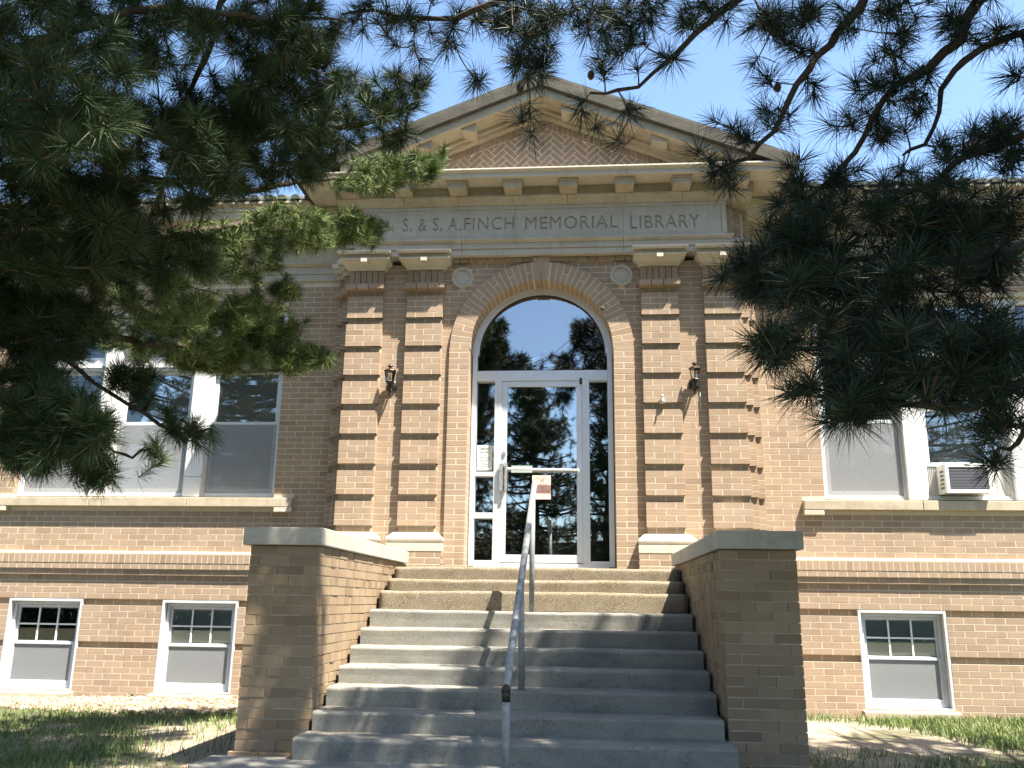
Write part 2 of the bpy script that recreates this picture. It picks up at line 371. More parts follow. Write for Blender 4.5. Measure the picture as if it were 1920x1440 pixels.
for i in range(32):                            # mortar behind the arch ring and the spandrels
    t0, t1 = math.pi*i/32, math.pi*(i+1)/32
    P = lambda t, r: (r*math.cos(t), ARCZ+r*math.sin(t))
    core.prism([P(t1, ARCR-.0018), P(t0, ARCR-.0018), P(t0, 1.0438), P(t1, 1.0438)][::-1], -.0318, .27)
    x0, x1 = .83*math.cos(t1), .83*math.cos(t0)
    core.prism([(x0, ARCZ+.83*math.sin(t1)), (x1, ARCZ+.83*math.sin(t0)), (x1, 5.0), (x0, 5.0)], .0012, .29)
core.build('wall_core', 'mortar', lib)
# ---- wings
for s in S2:
    bw = [(3.42, 4.34), (5.34, 6.24)] if s > 0 else [(3.48, 4.38), (5.34, 6.24)]
    lay = lambda u0, u1, n, Y, ph, d=.1: bs.course((min(s*u0, s*u1),)*2, (max(s*u0, s*u1),)*2, zr(n), zr(n+1), XZ(Y), ph, d)
    for n in range(-4, 19):
        Y = WG+.028 if n in (6, 13) else WG-.014
        ph = (n % 2)*BL/2+.03
        if n < 14:
            for x0, x1 in ((2.25, bw[0][0]), (bw[0][1], bw[1][0]), (bw[1][1], XL)): lay(x0, x1, n, Y, ph)
            if n < -1:
                for x0, x1 in bw: lay(x0, x1, n, Y, ph)
        else: lay(2.25, XL, n, Y-(.03 if n == 18 else 0), ph)
    e = lambda u0, u1: ((min(s*u0, s*u1),)*2, (max(s*u0, s*u1),)*2)
    bs.course(*e(2.3, XL), zr(19), zr(20), XZ(WG-.062), .02, .12, BL/2)
    bs.course(*e(2.3, XL), zr(20), zr(21.5), XZ(WG-.066), .05, .12, BL/3)
    w = MB(); w.prism_x([(WG-.066, zr(21.5)+.001), (WG+.02, zr(21.5)+.001), (WG+.02, zr(22)+.004), (WG-.01, zr(22)+.002), (WG-.066, zr(21.5)+.014)], *sorted((s*2.45, s*XL))); w.build('belt_wash', 'mortar', lib)
    for n in range(22, 70):
        ph = (n % 2)*BL/2+.03
        if zr(n+1) < 2.03: lay(2.25, XL, n, WG, ph)
        elif zr(n) < 2.13: lay(2.25, 2.92, n, WG, ph); lay(6.63, XL, n, WG, ph)
        elif zr(n) < 4.50: lay(2.25, 3.17, n, WG, ph); lay(6.41, XL, n, WG, ph)
        else: lay(2.25, XL, n, WG, ph)
# sills of the wings
for s in S2:
    cuts = [2.92, 4.2, 5.4, 6.64]
    for x0, x1 in zip(cuts, cuts[1:]):
        m = MB(); m.prism_x([(WG-.07, 2.02), (WG+.16, 2.02), (WG+.16, 2.15), (WG+.06, 2.14), (WG-.07, 2.126)], *sorted((s*x0+s*.0025, s*x1-s*.0025))); m.build('window_sill', 'limestone', lib, .006)
    for x0, x1 in ((2.92, 3.135), (6.425, 6.64)):
        m = MB(); m.box(*sorted((s*x0, s*x1)), WG-.068, WG+.05, 1.962, 2.018); m.build('sill_lug', 'limestone_white', lib, .005)
# ---- pavilion wall
def half(z):
    if z < ARCZ: return 1.05
    q = 1.045**2-(z-ARCZ)**2; return math.sqrt(q) if q > 0 else 0.0
RX, RZ, RR = .925, 4.657, .135
for n in range(19, 71):
    z0, z1 = zr(n), zr(n+1); ph = (n % 2)*BL/2
    if z1 > 4.835: break
    for s in S2:
        b0, b1 = half(z0), half(z1)
        bs.course((1.56,)*2 if s > 0 else (-1.8436,)*2, (1.8436,)*2 if s > 0 else (-1.56,)*2, z0, z1, XZ(0), ph, .09)
        segs = [((b0, b1), (1.139, 1.139))]
        zm = (z0+z1)/2
        if abs(zm-RZ) < RR:
            g = math.sqrt(RR**2-(zm-RZ)**2); segs = [((b0, b1), (RX-g, RX-g)), ((RX+g, RX+g), (1.139, 1.139))]
        for q0, q1 in segs:
            if s < 0: q0, q1 = (-q1[0], -q1[1]), (-q0[0], -q0[1])
            if min(q1)-max(q0) > .012: bs.course(q0, q1, z0, z1, XZ(0), ph, .09)
for s in S2:
    bs.course((-1.14,)*2 if s < 0 else (.10,)*2, (-.10,)*2 if s < 0 else (1.14,)*2, 4.833, 4.893, XZ(-.03), 0, .1, BL/2)
# jamb surround of the doorway and arch ring
for n in range(19, 60):
    z0, z1 = zr(n), min(zr(n+1), ARCZ+.002)
    if z1-z0 < .02: break
    for s in S2:
        if n % 2: bs.rect(*sorted((s*.82, s*1.05)), z0+.005, z1-.005, XZ(-.033), .30)
        else:
            bs.rect(*sorted((s*.82, s*.93)), z0+.005, z1-.005, XZ(-.033), .30); bs.rect(*sorted((s*.94, s*1.05)), z0+.005, z1-.005, XZ(-.033), .12)
NV = 41
for k in range(NV):
    t0 = math.pi*k/NV; t1 = math.pi*(k+1)/NV
    if abs((t0+t1)/2-math.pi/2) < .095: continue
    def vous(r0, r1, d):
        g0 = .0047/r0; g1 = .0047/r1
        P = lambda r, t: (r*math.cos(t), ARCZ+r*math.sin(t))
        bs.add([P(r0, t0+g0), P(r1, t0+g1), P(r1, t1-g1), P(r0, t1-g0)], XZ(-.033), d)
    if k % 3 == 1: vous(ARCR-.003, .918, .30); vous(.928, 1.045, .12)
    else: vous(ARCR-.003, 1.045, .30)
for i, (a0, a1) in enumerate(((-.092, -.033), (-.026, .026), (.033, .092))):
    T = lambda x, z: (x*(1+.32*(z-4.60)/.28)*.82, z)
    zc = (4.70 if i == 1 else 4.81)
    for z0, z1 in ((4.597, zc-.004), (zc+.004, 4.89)): bs.add([T(a0, z0), T(a1, z0), T(a1, z1), T(a0, z1)], XZ(-.06), .33 if z0 < 4.6 else .1)
m = MB(); m.prism([(-.072, 4.60), (.072, 4.60), (.096, 4.89), (-.096, 4.89)], -.054, .1); m.build('keystone_core', 'mortar', lib)
for s in S2:                                   # roundels
    m = MB(); n = 40; P = lambda r, y: [(s*RX+r*math.cos(2*math.pi*k/n), y, RZ+r*math.sin(2*math.pi*k/n)) for k in range(n)]
    rings = [P(.131, .05), P(.131, -.022), P(.122, -.03), P(.105, -.03), P(.098, -.022), P(.098, -.006)]
    b = 0
    for q in rings: m.v += q
    for i in range(len(rings)-1):
        for k in range(n): m.f.append((i*n+k, i*n+(k+1) % n, (i+1)*n+(k+1) % n, (i+1)*n+k)[::-1])
    m.f.append(tuple((len(rings)-1)*n+k for k in range(n)))
    m.build('roundel', 'panel_stone', lib)
# ---- pilasters
PIL = [(1.1387, 1.5601), (1.8436, 2.261)]
for s in S2:
    for j, (p0, p1) in enumerate(PIL):
        faces = [(p0, p1, -.072, 0, .12)]
        if j == 1: faces += [(2.261, 2.36, .075, 0, .1), (2.36, 2.455, .195, 0, .1)]
        for (x0, x1, Y, _, d) in faces:
            E2 = (min(s*x0, s*x1),)*2, (max(s*x0, s*x1),)*2
            for n in range(25, 66):
                rec = (n-26) % 5 == 4
                z0, z1 = zr(n), zr(n+1)
                ex = .012 if (d == .12 and rec) else 0
                bs.course((E2[0][0]+ex,)*2, (E2[1][0]-ex,)*2, z0, z1, XZ(Y+(.03 if rec else 0)), E2[0][0]+(BL/2 if n % 2 else 0), d-(.03 if rec else 0))
            zt = zr(66)
            o = .022
            bs.course((E2[0][0]-o,)*2, (E2[1][0]+o,)*2, zt, zt+BH, XZ(Y-.062), E2[0][0]-o, d+.05, (x1-x0+2*o)/3.4 if x1-x0 > .2 else BL)
            bs.course(E2[0], E2[1], zt+BH, 4.735, XZ(Y), E2[0][0], d, (x1-x0)/6 if x1-x0 > .2 else .07)
            for n in range(19, 22 if j == 0 else 22):    # brick foot below the stone base
                w = .092 if d == .12 else 0
                bs.course((E2[0][0]-w,)*2, (E2[1][0]+w,)*2, zr(n)+.004, zr(n+1), XZ(Y-.09), E2[0][0]-w+(BL/2 if n % 2 else 0), .18)
        c = s*(p0+p1)/2; hw = (p1-p0)/2
        # capital
        m = MB()
        def ring(h0, z0, y0, h1, z1, y1, mm=m): mm.poly([(c-h0, y0, z0), (c+h0, y0, z0), (c+h0, .03, z0), (c-h0, .03, z0), (c-h1, y1, z1), (c+h1, y1, z1), (c+h1, .03, z1), (c-h1, .03, z1)],
                      [(0, 3, 2, 1), (4, 5, 6, 7), (0, 1, 5, 4), (1, 2, 6, 5), (2, 3, 7, 6), (3, 0, 4, 7)])
        prof = [(hw+.012, 4.735, -.088), (hw+.02, 4.752, -.104), (hw+.032, 4.775, -.128), (hw+.05, 4.795, -.160), (hw+.076, 4.815, -.205)]
        for (h0, z0, y0), (h1, z1, y1) in zip(prof, prof[1:]): ring(h0, z0, y0, h1, z1, y1)
        ring(hw+.082, 4.8165, -.232, hw+.085, 4.838, -.238); ring(hw+.078, 4.8395, -.196, hw+.082, 4.885, -.205); ring(hw+.10, 4.8865, -.262, hw+.103, 4.914, -.272)
        m.box(c-.037, c+.037, -.247, -.14, 4.785, 4.839)
        m.build('capital', 'limestone_white', lib, .0025)
        # base
        m = MB(); r = hw+.092
        def base(h0, z0, y0, h1, z1, y1): ring(h0, z0, y0, h1, z1, y1, m)
        base(r, 1.499, -.166, r, 1.583, -.166)
        q = [(math.cos(t), math.sin(t)) for t in np.linspace(-1.45, 1.45, 7)]
        for (c0, s0), (c1, s1) in zip(q, q[1:]): base(r-.02+.024*c0, 1.6225+.036*s0, -.146-.024*c0, r-.02+.024*c1, 1.6225+.036*s1, -.146-.024*c1)
        base(r-.028, 1.6595, -.142, r-.03, 1.672, -.14); base(r-.03, 1.6725, -.138, r-.06, 1.692, -.108); base(r-.06, 1.6925, -.108, r-.062, 1.7, -.106)
        m.build('pilaster_base', 'limestone_white', lib)
    m = MB()                                    # folded capital and architrave returns behind the outer pilaster
    for x1, Y in ((2.36, .075), (2.455, .195)):
        m.box(*sorted((s*2.15, s*(x1+.02))), Y-.02, Y+.15, 4.735, 4.80); m.box(*sorted((s*2.15, s*(x1+.06))), Y-.06, Y+.15, 4.802, 4.85); m.box(*sorted((s*2.15, s*(x1+.075))), Y-.085, Y+.15, 4.852, 4.912)
    m.build('capital_return', 'limestone_white', lib, .003)
# ---- entablature
def slab(name, mat, hx, y0, y1, z0, z1, bevel=.004, step=((.10, .11), (.20, .23))):
    m = MB(); m.box(-hx, hx, y0, y1, z0, z1)
    m.build(name, mat, lib, bevel)
ARCH = [(-2.20, -.93), (-.93, .95), (.95, 2.20)]
for x0, x1 in ARCH:
    m = MB(); m.box(x0+.002, x1-.002, -.105, .05, 4.915 if 0 else 4.896, 4.972); m.box(x0+.002, x1-.002, -.12, .05, 4.9735, 5.04)
    m.prism_x([(-.122, 5.0415), (.05, 5.0415), (.05, 5.085), (-.165, 5.085), (-.165, 5.068), (-.15, 5.058)], x0+.002, x1-.002)
    m.build('architrave', 'panel_stone', lib, .0025)
for s in S2:
    m = MB()
    for x1, Y in ((2.30, .02), (2.40, .13)):
        m.box(*sorted((s*2.202, s*x1)), Y, Y+.2, 4.9165, 4.972); m.box(*sorted((s*2.202, s*(x1+.012))), Y-.015, Y+.2, 4.9735, 5.04); m.box(*sorted((s*2.202, s*(x1+.05))), Y-.06, Y+.2, 5.0415, 5.085)
    m.build('architrave_return', 'panel_stone', lib, .003)
    for x0, x1, Y in ((2.126, 2.225, -.02), (2.225, 2.325, .08), (2.325, 2.425, .18)):
        for n in range(75, 82):
            if zr(n) > 5.08 and zr(n+1) < 5.52: bs.course((min(s*x0, s*x1),)*2, (max(s*x0, s*x1),)*2, zr(n), zr(n+1), XZ(Y), s*x0+(.05 if n % 2 else 0), .1)
    m = MB(); m.box(*sorted((s*1.9, s*2.222)), -.014, .3, 4.9, 5.5); m.box(*sorted((s*1.9, s*2.322)), .086, .4, 4.9, 5.5); m.box(*sorted((s*1.9, s*2.422)), .186, .5, 4.9, 5.5); m.build('frieze_core', 'mortar', lib)
m = MB(); m.box(-2.0, 2.0, -.09, .3, 4.9, 5.5); m.build('entablature_core', 'mortar', lib)
# frieze stones with cut letters
def engraved(x0, x1, words):
    z0, z1 = 5.087, 5.498; objs = []
    cu = bpy.data.curves.new('frieze_panel', 'CURVE'); cu.dimensions = '2D'; cu.fill_mode = 'BOTH'; cu.extrude = .004
    def ring(pts):
        sp = cu.splines.new('POLY'); sp.points.add(len(pts)-1); sp.use_cyclic_u = True
        for p, (x, y) in zip(sp.points, pts): p.co = (x, y, 0, 1)
    ring([(x0+.0015, z0), (x1-.0015, z0), (x1-.0015, z1), (x0+.0015, z1)])
    for txt, wx0, wx1, wz0, wh in words:
        tc = bpy.data.curves.new('t', 'FONT'); tc.body = txt; tc.size = 1; tc.space_character = 1.12; tc.resolution_u = 3; tc.offset = -.018
        to = bpy.data.objects.new('t', tc); COL.objects.link(to)
        for ob in bpy.context.selected_objects: ob.select_set(False)
        to.select_set(True); bpy.context.view_layer.objects.active = to; bpy.ops.object.convert(target='CURVE')
        P = []
        for sp in to.data.splines:
            if sp.type == 'BEZIER':
                pts = []; bp_ = sp.bezier_points
                for i in range(len(bp_)):
                    a, b = bp_[i], bp_[(i+1) % len(bp_)]
                    line = (a.handle_right-a.co).length < 1e-4 and (b.handle_left-b.co).length < 1e-4
                    K = 1 if line else 4
                    for k in range(K):
                        t = k/K; q = (1-t)**3*a.co+3*(1-t)**2*t*a.handle_right+3*(1-t)*t*t*b.handle_left+t**3*b.co; pts.append((q.x, q.y))
            else: pts = [(p.co.x, p.co.y) for p in sp.points]
            P.append(pts)
        al = np.array([p for q in P for p in q]); mn, mx = al.min(0), al.max(0)
        for q in P: ring([(wx0+(x-mn[0])/(mx[0]-mn[0])*(wx1-wx0), wz0+(y-mn[1])/(mx[1]-mn[1])*wh) for x, y in q])
        bpy.data.objects.remove(to)
    o = bpy.data.objects.new('frieze_panel', cu); COL.objects.link(o); o.location = (0, -.128, 0); o.rotation_euler = (math.pi/2, 0, 0)
    for ob in bpy.context.selected_objects: ob.select_set(False)
    o.select_set(True); bpy.context.view_layer.objects.active = o; bpy.ops.object.convert(target='MESH')
    o.data.materials.clear(); o.data.materials.append(MATS['panel_stone']); o.parent = lib
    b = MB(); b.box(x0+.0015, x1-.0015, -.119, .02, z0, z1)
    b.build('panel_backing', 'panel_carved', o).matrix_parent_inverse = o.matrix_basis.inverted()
    return o
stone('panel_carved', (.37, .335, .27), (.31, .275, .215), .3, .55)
engraved(-2.125, -.93, [('S. & S. A.', -1.635, -.945, 5.20, .165)])
engraved(-.93, .95, [('FINCH', -.905, -.315, 5.20, .160), ('MEMORIAL', -.185, .885, 5.195, .160)])
engraved(.95, 2.125, [('LIBRARY', 1.03, 1.82, 5.18, .160)])
m = MB()                                        # raised border of the frieze
for x0, x1, z0, z1 in ((-2.125, 2.125, 5.455, 5.498), (-2.125, 2.125, 5.0875, 5.118), (-2.125, -2.075, 5.118, 5.455), (2.075, 2.125, 5.118, 5.455)): m.box(x0, x1, -.143, -.1325, z0, z1)
m.build('frieze_border', 'panel_stone', lib, .003)
# bed mould, modillions and corona of the horizontal cornice
bx = [-2.42, -1.62, -.97, -.33, .31, .97, 1.63, 2.42]
for x0, x1 in zip(bx, bx[1:]):
    m = MB(); m.prism_x([(-.15, 5.4995), (.1, 5.4995), (.1, 5.60), (-.225, 5.60), (-.225, 5.575), (-.20, 5.56), (-.17, 5.52)], x0+.0015, x1-.0015); m.build('bed_moulding', 'limestone', lib, .003)
m = MB(); m.box(-2.45, 2.45, -.19, .3, 5.6015, 5.71); m.build('cornice_core', 'limestone', lib)
for s in S2:
    for k in range(4):
        x = s*(.32+.645*k)
        m = MB(); m.box(x-.105, x+.105, -.385, -.185, 5.615, 5.683); m.box(x-.12, x+.12, -.40, -.18, 5.6835, 5.711); m.prism_x([(-.38, 5.615), (-.19, 5.59), (-.19, 5.615)], x-.1, x+.1); m.build('modillion', 'limestone', lib, .004)
for x0, x1 in ((-2.82, -1.19), (-1.19, .98), (.98, 2.82)):
    m = MB(); m.prism_x([(-.455, 5.712), (.45, 5.712), (.45, 5.805), (-.495, 5.805), (-.495, 5.783), (-.47, 5.77), (-.455, 5.765)], x0+.0015, x1-.0015); m.build('corona', 'limestone_white', lib, .004)
# pediment
SL, ZT = .403, 7.0
def rake(name, mat, d0, d1, y0, y1, xo, xi=0, bevel=.004):
    for s in S2:
        zf = lambda x, d: ZT-SL*x-d
        pts = [(s*xi, zf(xi, d1)), (s*xo, zf(xo, d1)), (s*xo, zf(xo, d0)), (s*xi, zf(xi, d0))]
        if s < 0: pts = pts[::-1]
        m = MB(); m.prism(pts, y0, y1); m.build(name, mat, lib, bevel)
zc = lambda d: (ZT-d-5.807)/SL                  # where a raking line meets the top of the cornice
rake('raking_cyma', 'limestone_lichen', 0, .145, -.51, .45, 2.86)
rake('raking_corona', 'limestone', .1465, .25, -.455, .44, zc(.25))
rake('raking_soffit', 'limestone', .2515, .30, -.20, .44, zc(.30))
rake('raking_bed_moulding', 'limestone', .2515, .345, -.155, -.201+.04, zc(.345))
for s in S2:
    for x in (.33, .85, 1.37, 1.89):
        m = MB(); d = .252
        m.prism([(s*x-.09, ZT-SL*(x+(-.09)*s*s)-d-.085-(.0)), (s*x+.09, ZT-SL*x-d-.085-.0), (s*x+.09, ZT-SL*(x+s*.09)-d), (s*x-.09, ZT-SL*(x-s*.09)-d)], -.40, -.157); m.build('raking_modillion', 'limestone', lib, .004)
# tympanum: header row under the rake and herringbone
def clip(poly, a, b, c):                        # keep a*x+b*z <= c
    out = []
    for i in range(len(poly)):
        p, q = poly[i], poly[(i+1) % len(poly)]; dp, dq = a*p[0]+b*p[1]-c, a*q[0]+b*q[1]-c
        if dp <= 0: out.append(p)
        if dp*dq < 0: t = dp/(dp-dq); out.append((p[0]+t*(q[0]-p[0]), p[1]+t*(q[1]-p[1])))
    return out
d0, d1 = .347, .437
nrm = math.hypot(1, SL)
for s in S2:
    L_ = (ZT-d0-5.78)/SL; k = 0
    while True:
        x0, x1 = .004+k*.0625, .004+k*.0625+.056; k += 1
        if x1 > L_: break
        pts = [(s*x0, ZT-d1-SL*x0), (s*x1, ZT-d1-SL*x1), (s*x1, ZT-d0-SL*x1), (s*x0, ZT-d0-SL*x0)]
        bs.add(pts if s > 0 else pts[::-1], XZ(-.065), .06)
hl, hw_ = .198, .062; W3 = .0665
zb = 5.80; za = ZT-d1-.006
for i in range(-60, 60):
    for j in range(-60, 60):
        # herringbone: pairs stepping along the diagonal, 3:1 bricks
        for kind in (0, 1):
            if kind == 0: a0, b0 = (i+3*2*j)*W3/1, i*W3; rect = [(a0, b0), (a0+3*W3-JT, b0), (a0+3*W3-JT, b0+W3-JT), (a0, b0+W3-JT)]
            else: a0, b0 = (i+6*j)*W3+3*W3, i*W3-2*W3; rect = [(a0, b0), (a0+W3-JT, b0), (a0+W3-JT, b0+3*W3-JT), (a0, b0+3*W3-JT)]
            c45 = math.sqrt(.5); pl = [((x-y)*c45, 6.1+(x+y)*c45) for x, y in rect]
            if abs(pl[0][0]) > 2.2 or not 5.4 < pl[0][1] < 6.9: continue
            for (A, B, C_) in ((SL, 1, za), (-SL, 1, za), (0, -1, -zb)):
                if len(pl) >= 3: pl = clip(pl, A, B, C_)
            if len(pl) >= 3:
                x = np.array(pl); ar = .5*abs(np.dot(x[:, 0], np.roll(x[:, 1], 1))-np.dot(x[:, 1], np.roll(x[:, 0], 1)))
                if ar > .0012: bs.add(pl, XZ(-.058), .05)
m = MB(); m.prism([(-2.6, 5.79), (2.6, 5.79), (0, 6.80)], -.0568, .3); m.build('tympanum_core', 'mortar_light', lib)
# ---- cornice of the wings, architrave band, roof
for s in S2:
    for k, (x0, x1) in enumerate(((2.42, 4.1), (4.1, 5.8), (5.8, XL))):
        m = MB(); X = sorted((s*x0+s*.002, s*x1-s*.002))
        m.box(*X, WG-.03, WG+.1, 4.832, 4.918); m.box(*X, WG-.045, WG+.1, 4.9195, 5.01); m.prism_x([(WG-.05, 5.0115), (WG+.1, 5.0115), (WG+.1, 5.055), (WG-.10, 5.055), (WG-.10, 5.035)], *X); m.build('wing_architrave', 'panel_stone', lib, .003)
        m = MB(); m.prism_x([(WG-.04, 5.34), (WG+.2, 5.34), (WG+.2, 5.46), (WG-.12, 5.46), (WG-.12, 5.43), (WG-.07, 5.41)], *X); m.box(*X, WG-.06, WG+.2, 5.4615, 5.53); m.build('wing_bed_moulding', 'limestone', lib, .003)
        m = MB(); m.prism_x([(WG-.37, 5.53), (WG+.3, 5.53), (WG+.3, 5.73), (WG-.44, 5.73), (WG-.44, 5.7), (WG-.39, 5.67), (WG-.39, 5.63), (WG-.37, 5.625)], *X) if x0 > 2.9 else m.prism_x([(WG-.37, 5.53), (WG+.3, 5.53), (WG+.3, 5.73), (WG-.44, 5.73), (WG-.44, 5.7), (WG-.39, 5.67), (WG-.39, 5.63), (WG-.37, 5.625)], *sorted((s*2.84, s*x1))); m.build('wing_cornice', 'limestone', lib, .004)
    for k in range(8):
        x = s*(3.05+.6*k); m = MB(); m.box(x-.1, x+.1, WG-.31, WG-.055, 5.46, 5.525); m.build('wing_modillion', 'limestone', lib, .004)
    m = MB(); m.poly([(s*2.0, WG-.44, 5.75), (s*XL, WG-.44, 5.75), (s*XL, 6.0, 8.0), (s*2.0, 6.0, 8.0), (s*2.0, WG-.44, 5.734), (s*XL, WG-.44, 5.734), (s*XL, 6.0, 5.734), (s*2.0, 6.0, 5.734)],
            [(0, 1, 2, 3), (4, 7, 6, 5), (0, 4, 5, 1), (1, 5, 6, 2), (2, 6, 7, 3), (3, 7, 4, 0)]); rf = m.build('wing_roof', 'roof_tile', lib)
    tm = MB(); th = np.linspace(0, math.pi, 9); pr = [(.058*math.cos(t), .062*math.sin(t)) for t in th]
    L1 = 2.2; dy, dz = L1*.925, L1*.378
    tm.v = [(x, 0, z) for x, z in pr]+[(x, dy, z+dz) for x, z in pr]; tm.f = [(i+1, i, i+9, i+10) for i in range(8)]+[tuple(range(9))]
    me = None
    for k in range(26):
        x = s*(2.86+.17*k)
        if me is None: o = tm.build('roof_tile', 'roof_tile', rf); me = o.data
        else: o = link(bpy.data.objects.new('roof_tile', me), rf)
        o.location = (x, WG-.47, 5.742)
m = MB()
for s in S2: m.poly([(0, -.5, ZT+.004), (s*2.9, -.5, ZT+.004-SL*2.9), (s*2.9, 5, ZT+.004-SL*2.9), (0, 5, ZT+.004), (0, -.5, ZT+.03), (s*2.9, -.5, ZT+.03-SL*2.9), (s*2.9, 5, ZT+.03-SL*2.9), (0, 5, ZT+.03)],
        [(0, 1, 2, 3), (7, 6, 5, 4), (0, 4, 5, 1), (1, 5, 6, 2), (2, 6, 7, 3)])
m.build('gable_roof', 'roof_tile', lib)
m = MB(); m.box(-2.4, 2.4, .3, 5, 4.99, 5.79); m.box(-XL, -2.0, WG+.3, 6, 5.46, 5.733); m.box(2.0, XL, WG+.3, 6, 5.46, 5.733); m.build('ceiling_slab', 'interior', lib)
# ---- windows of the wings
def pane(x0, x1, y, z0, z1, parent, mat='glass_window', name='pane', t=.005):
    m = MB(); m.box(x0, x1, y, y+t, z0, z1); return m.build(name, mat, parent)
def rectframe(m, x0, x1, y0, y1, z0, z1, w, wb=None, wt=None):
    wb = w if wb is None else wb; wt = w if wt is None else wt
    m.box(x0, x0+w, y0, y1, z0, z1); m.box(x1-w, x1, y0, y1, z0, z1); m.box(x0+w, x1-w, y0, y1, z0, z0+wb); m.box(x0+w, x1-w, y0, y1, z1-wt, z1)
def slats(m, x0, x1, y, z0, z1, p=.022):
    z = z0
    while z < z1: m.poly([(x0, y, z), (x1, y, z), (x1, y+.007, z+.021), (x0, y+.007, z+.021)], [(0, 1, 2, 3)]); z += p
WINS = [(3.20, 4.10), (4.31, 5.26), (5.48, 6.38)]
for s in S2:
    for i, (a0, a1) in enumerate(WINS):
        x0, x1 = sorted((s*a0, s*a1)); w = bpy.data.objects.new('window', None); link(w, lib); yF = WG+.115
        m = MB(); rectframe(m, x0, x1, yF-.02, yF+.09, 2.165, 3.757, .032); m.build('frame', 'vinyl', w, .004)
        ac = (s > 0 and i == 1)
        m = MB(); rectframe(m, x0+.034, x1-.034, yF+.025, yF+.06, 3.035, 3.722, .045, .035); m.build('upper_sash', 'vinyl', w, .003)
        pane(x0+.08, x1-.08, yF+.043, 3.071, 3.676, w)
        if ac:
            m = MB(); rectframe(m, x0+.034, x1-.034, yF-.008, yF+.024, 2.53, 3.21, .045, .045); m.build('lower_sash', 'vinyl', w, .003); pane(x0+.08, x1-.08, yF+.006, 2.576, 3.164, w)
        else:
            m = MB(); rectframe(m, x0+.034, x1-.034, yF-.008, yF+.024, 2.20, 3.07, .045, .05); m.build('lower_sash', 'vinyl', w, .003); pane(x0+.08, x1-.08, yF+.010, 2.251, 3.024, w)
            pane(x0+.036, x1-.036, yF-.014, 2.20, 3.035, w, 'insect_screen', 'insect_screen', .001)
        m = MB(); slats(m, x0+.06, x1-.06, yF+.064, 2.55 if ac else 2.23, 3.69); m.build('venetian_blind', 'blind', w)
        m = MB(); rectframe(m, x0, x1, yF-.02, yF+.09, 3.845, 4.497, .05); m.build('transom_frame', 'white_paint', w, .004)
        pane(x0+.052, x1-.052, yF+.03, 3.896, 4.446, w, 'glass_window', 'transom_pane')
        m = MB(); slats(m, x0+.05, x1-.05, yF+.045, 3.9, 4.44); m.build('venetian_blind', 'blind', w)
    X = sorted((s*3.172, s*6.408)); yF = WG+.06
    m = MB(); m.box(X[0], X[1], yF+.02, yF+.15, 3.759, 3.843); m.box(X[0], X[1], yF+.02, yF+.15, 2.152, 2.1635)
    m.box(X[0], X[1], yF+.02, yF+.15, 4.499, 4.513)
    for q0, q1 in ((3.172, 3.198), (6.382, 6.408)): m.box(*sorted((s*q0, s*q1)), yF+.015, yF+.15, 2.152, 4.498)
    m.build('window_casing', 'white_paint', lib, .003)
    for q0, q1 in ((4.102, 4.308), (5.262, 5.478)):
        m = MB(); m.box(*sorted((s*q0, s*q1)), yF-.02, yF+.15, 2.39, 4.498); m.box(*sorted((s*q0, s*q1)), yF-.02, yF+.15, 2.147, 2.386); m.build('mullion', 'white_paint', lib, .004)
    m = MB(); m.box(X[0], X[1], WG+.42, WG+.44, 1.9, 4.6); m.build('room_backdrop', 'interior', lib)
# ---- basement windows
for s, (a0, a1) in ((1, (3.42, 4.34)), (1, (5.34, 6.24)), (-1, (3.48, 4.38)), (-1, (5.34, 6.24))):
    x0, x1 = sorted((s*a0, s*a1)); w = bpy.data.objects.new('basement_window', None); link(w, lib); y = WG+.05
    m = MB(); rectframe(m, x0, x1, WG-.012, y+.2, -.065, .952, .03, .02, .035); m.build('jamb_lining', 'vinyl', w, .004)
    m = MB(); rectframe(m, x0+.032, x1-.032, y, y+.09, -.043, .915, .035, .04); m.build('frame', 'vinyl', w, .004)
    m = MB(); rectframe(m, x0+.068, x1-.068, y+.03, y+.06, .44, .878, .03, .03); m.build('upper_sash', 'vinyl', w, .003)
    ix0, ix1, iz0, iz1 = x0+.10, x1-.10, .472, .846; m = MB()
    for k in (1, 2): q = ix0+(ix1-ix0)*k/3; m.box(q-.009, q+.009, y+.034, y+.056, iz0, iz1)
    m.box(ix0, ix1, y+.035, y+.055, (iz0+iz1)/2-.009, (iz0+iz1)/2+.009); m.build('muntin', 'white_paint', w)
    for k in range(3):
        for j in range(2): pane(ix0+(ix1-ix0)*k/3+.009, ix0+(ix1-ix0)*(k+1)/3-.009, y+.044, iz0+(iz1-iz0)*j/2+.009, iz0+(iz1-iz0)*(j+1)/2-.009, w)
    m = MB(); rectframe(m, x0+.068, x1-.068, y+.001, y+.03, -.002, .462, .028, .04); m.build('lower_sash', 'vinyl', w, .003)
    pane(x0+.097, x1-.097, y+.014, .039, .433, w, 'insect_screen', 'insect_screen', .001); pane(x0+.097, x1-.097, y+.02, .039, .433, w)
    m = MB(); m.box(x0+.06, x1-.06, y+.064, y+.068, -.02, .455); m.build('paper_shade', 'curtain', w)
    m = MB(); m.box(x0+.062, x1-.062, y+.070, y+.074, -.03, .90); m.build('room_backdrop', 'shade_dark', w)
    m = MB(); m.prism_x([(WG-.09, -.175), (WG+.1, -.175), (WG+.1, -.068), (WG-.01, -.07), (WG-.09, -.085)], x0-.03, x1+.03); m.build('sill', 'limestone', w, .006)
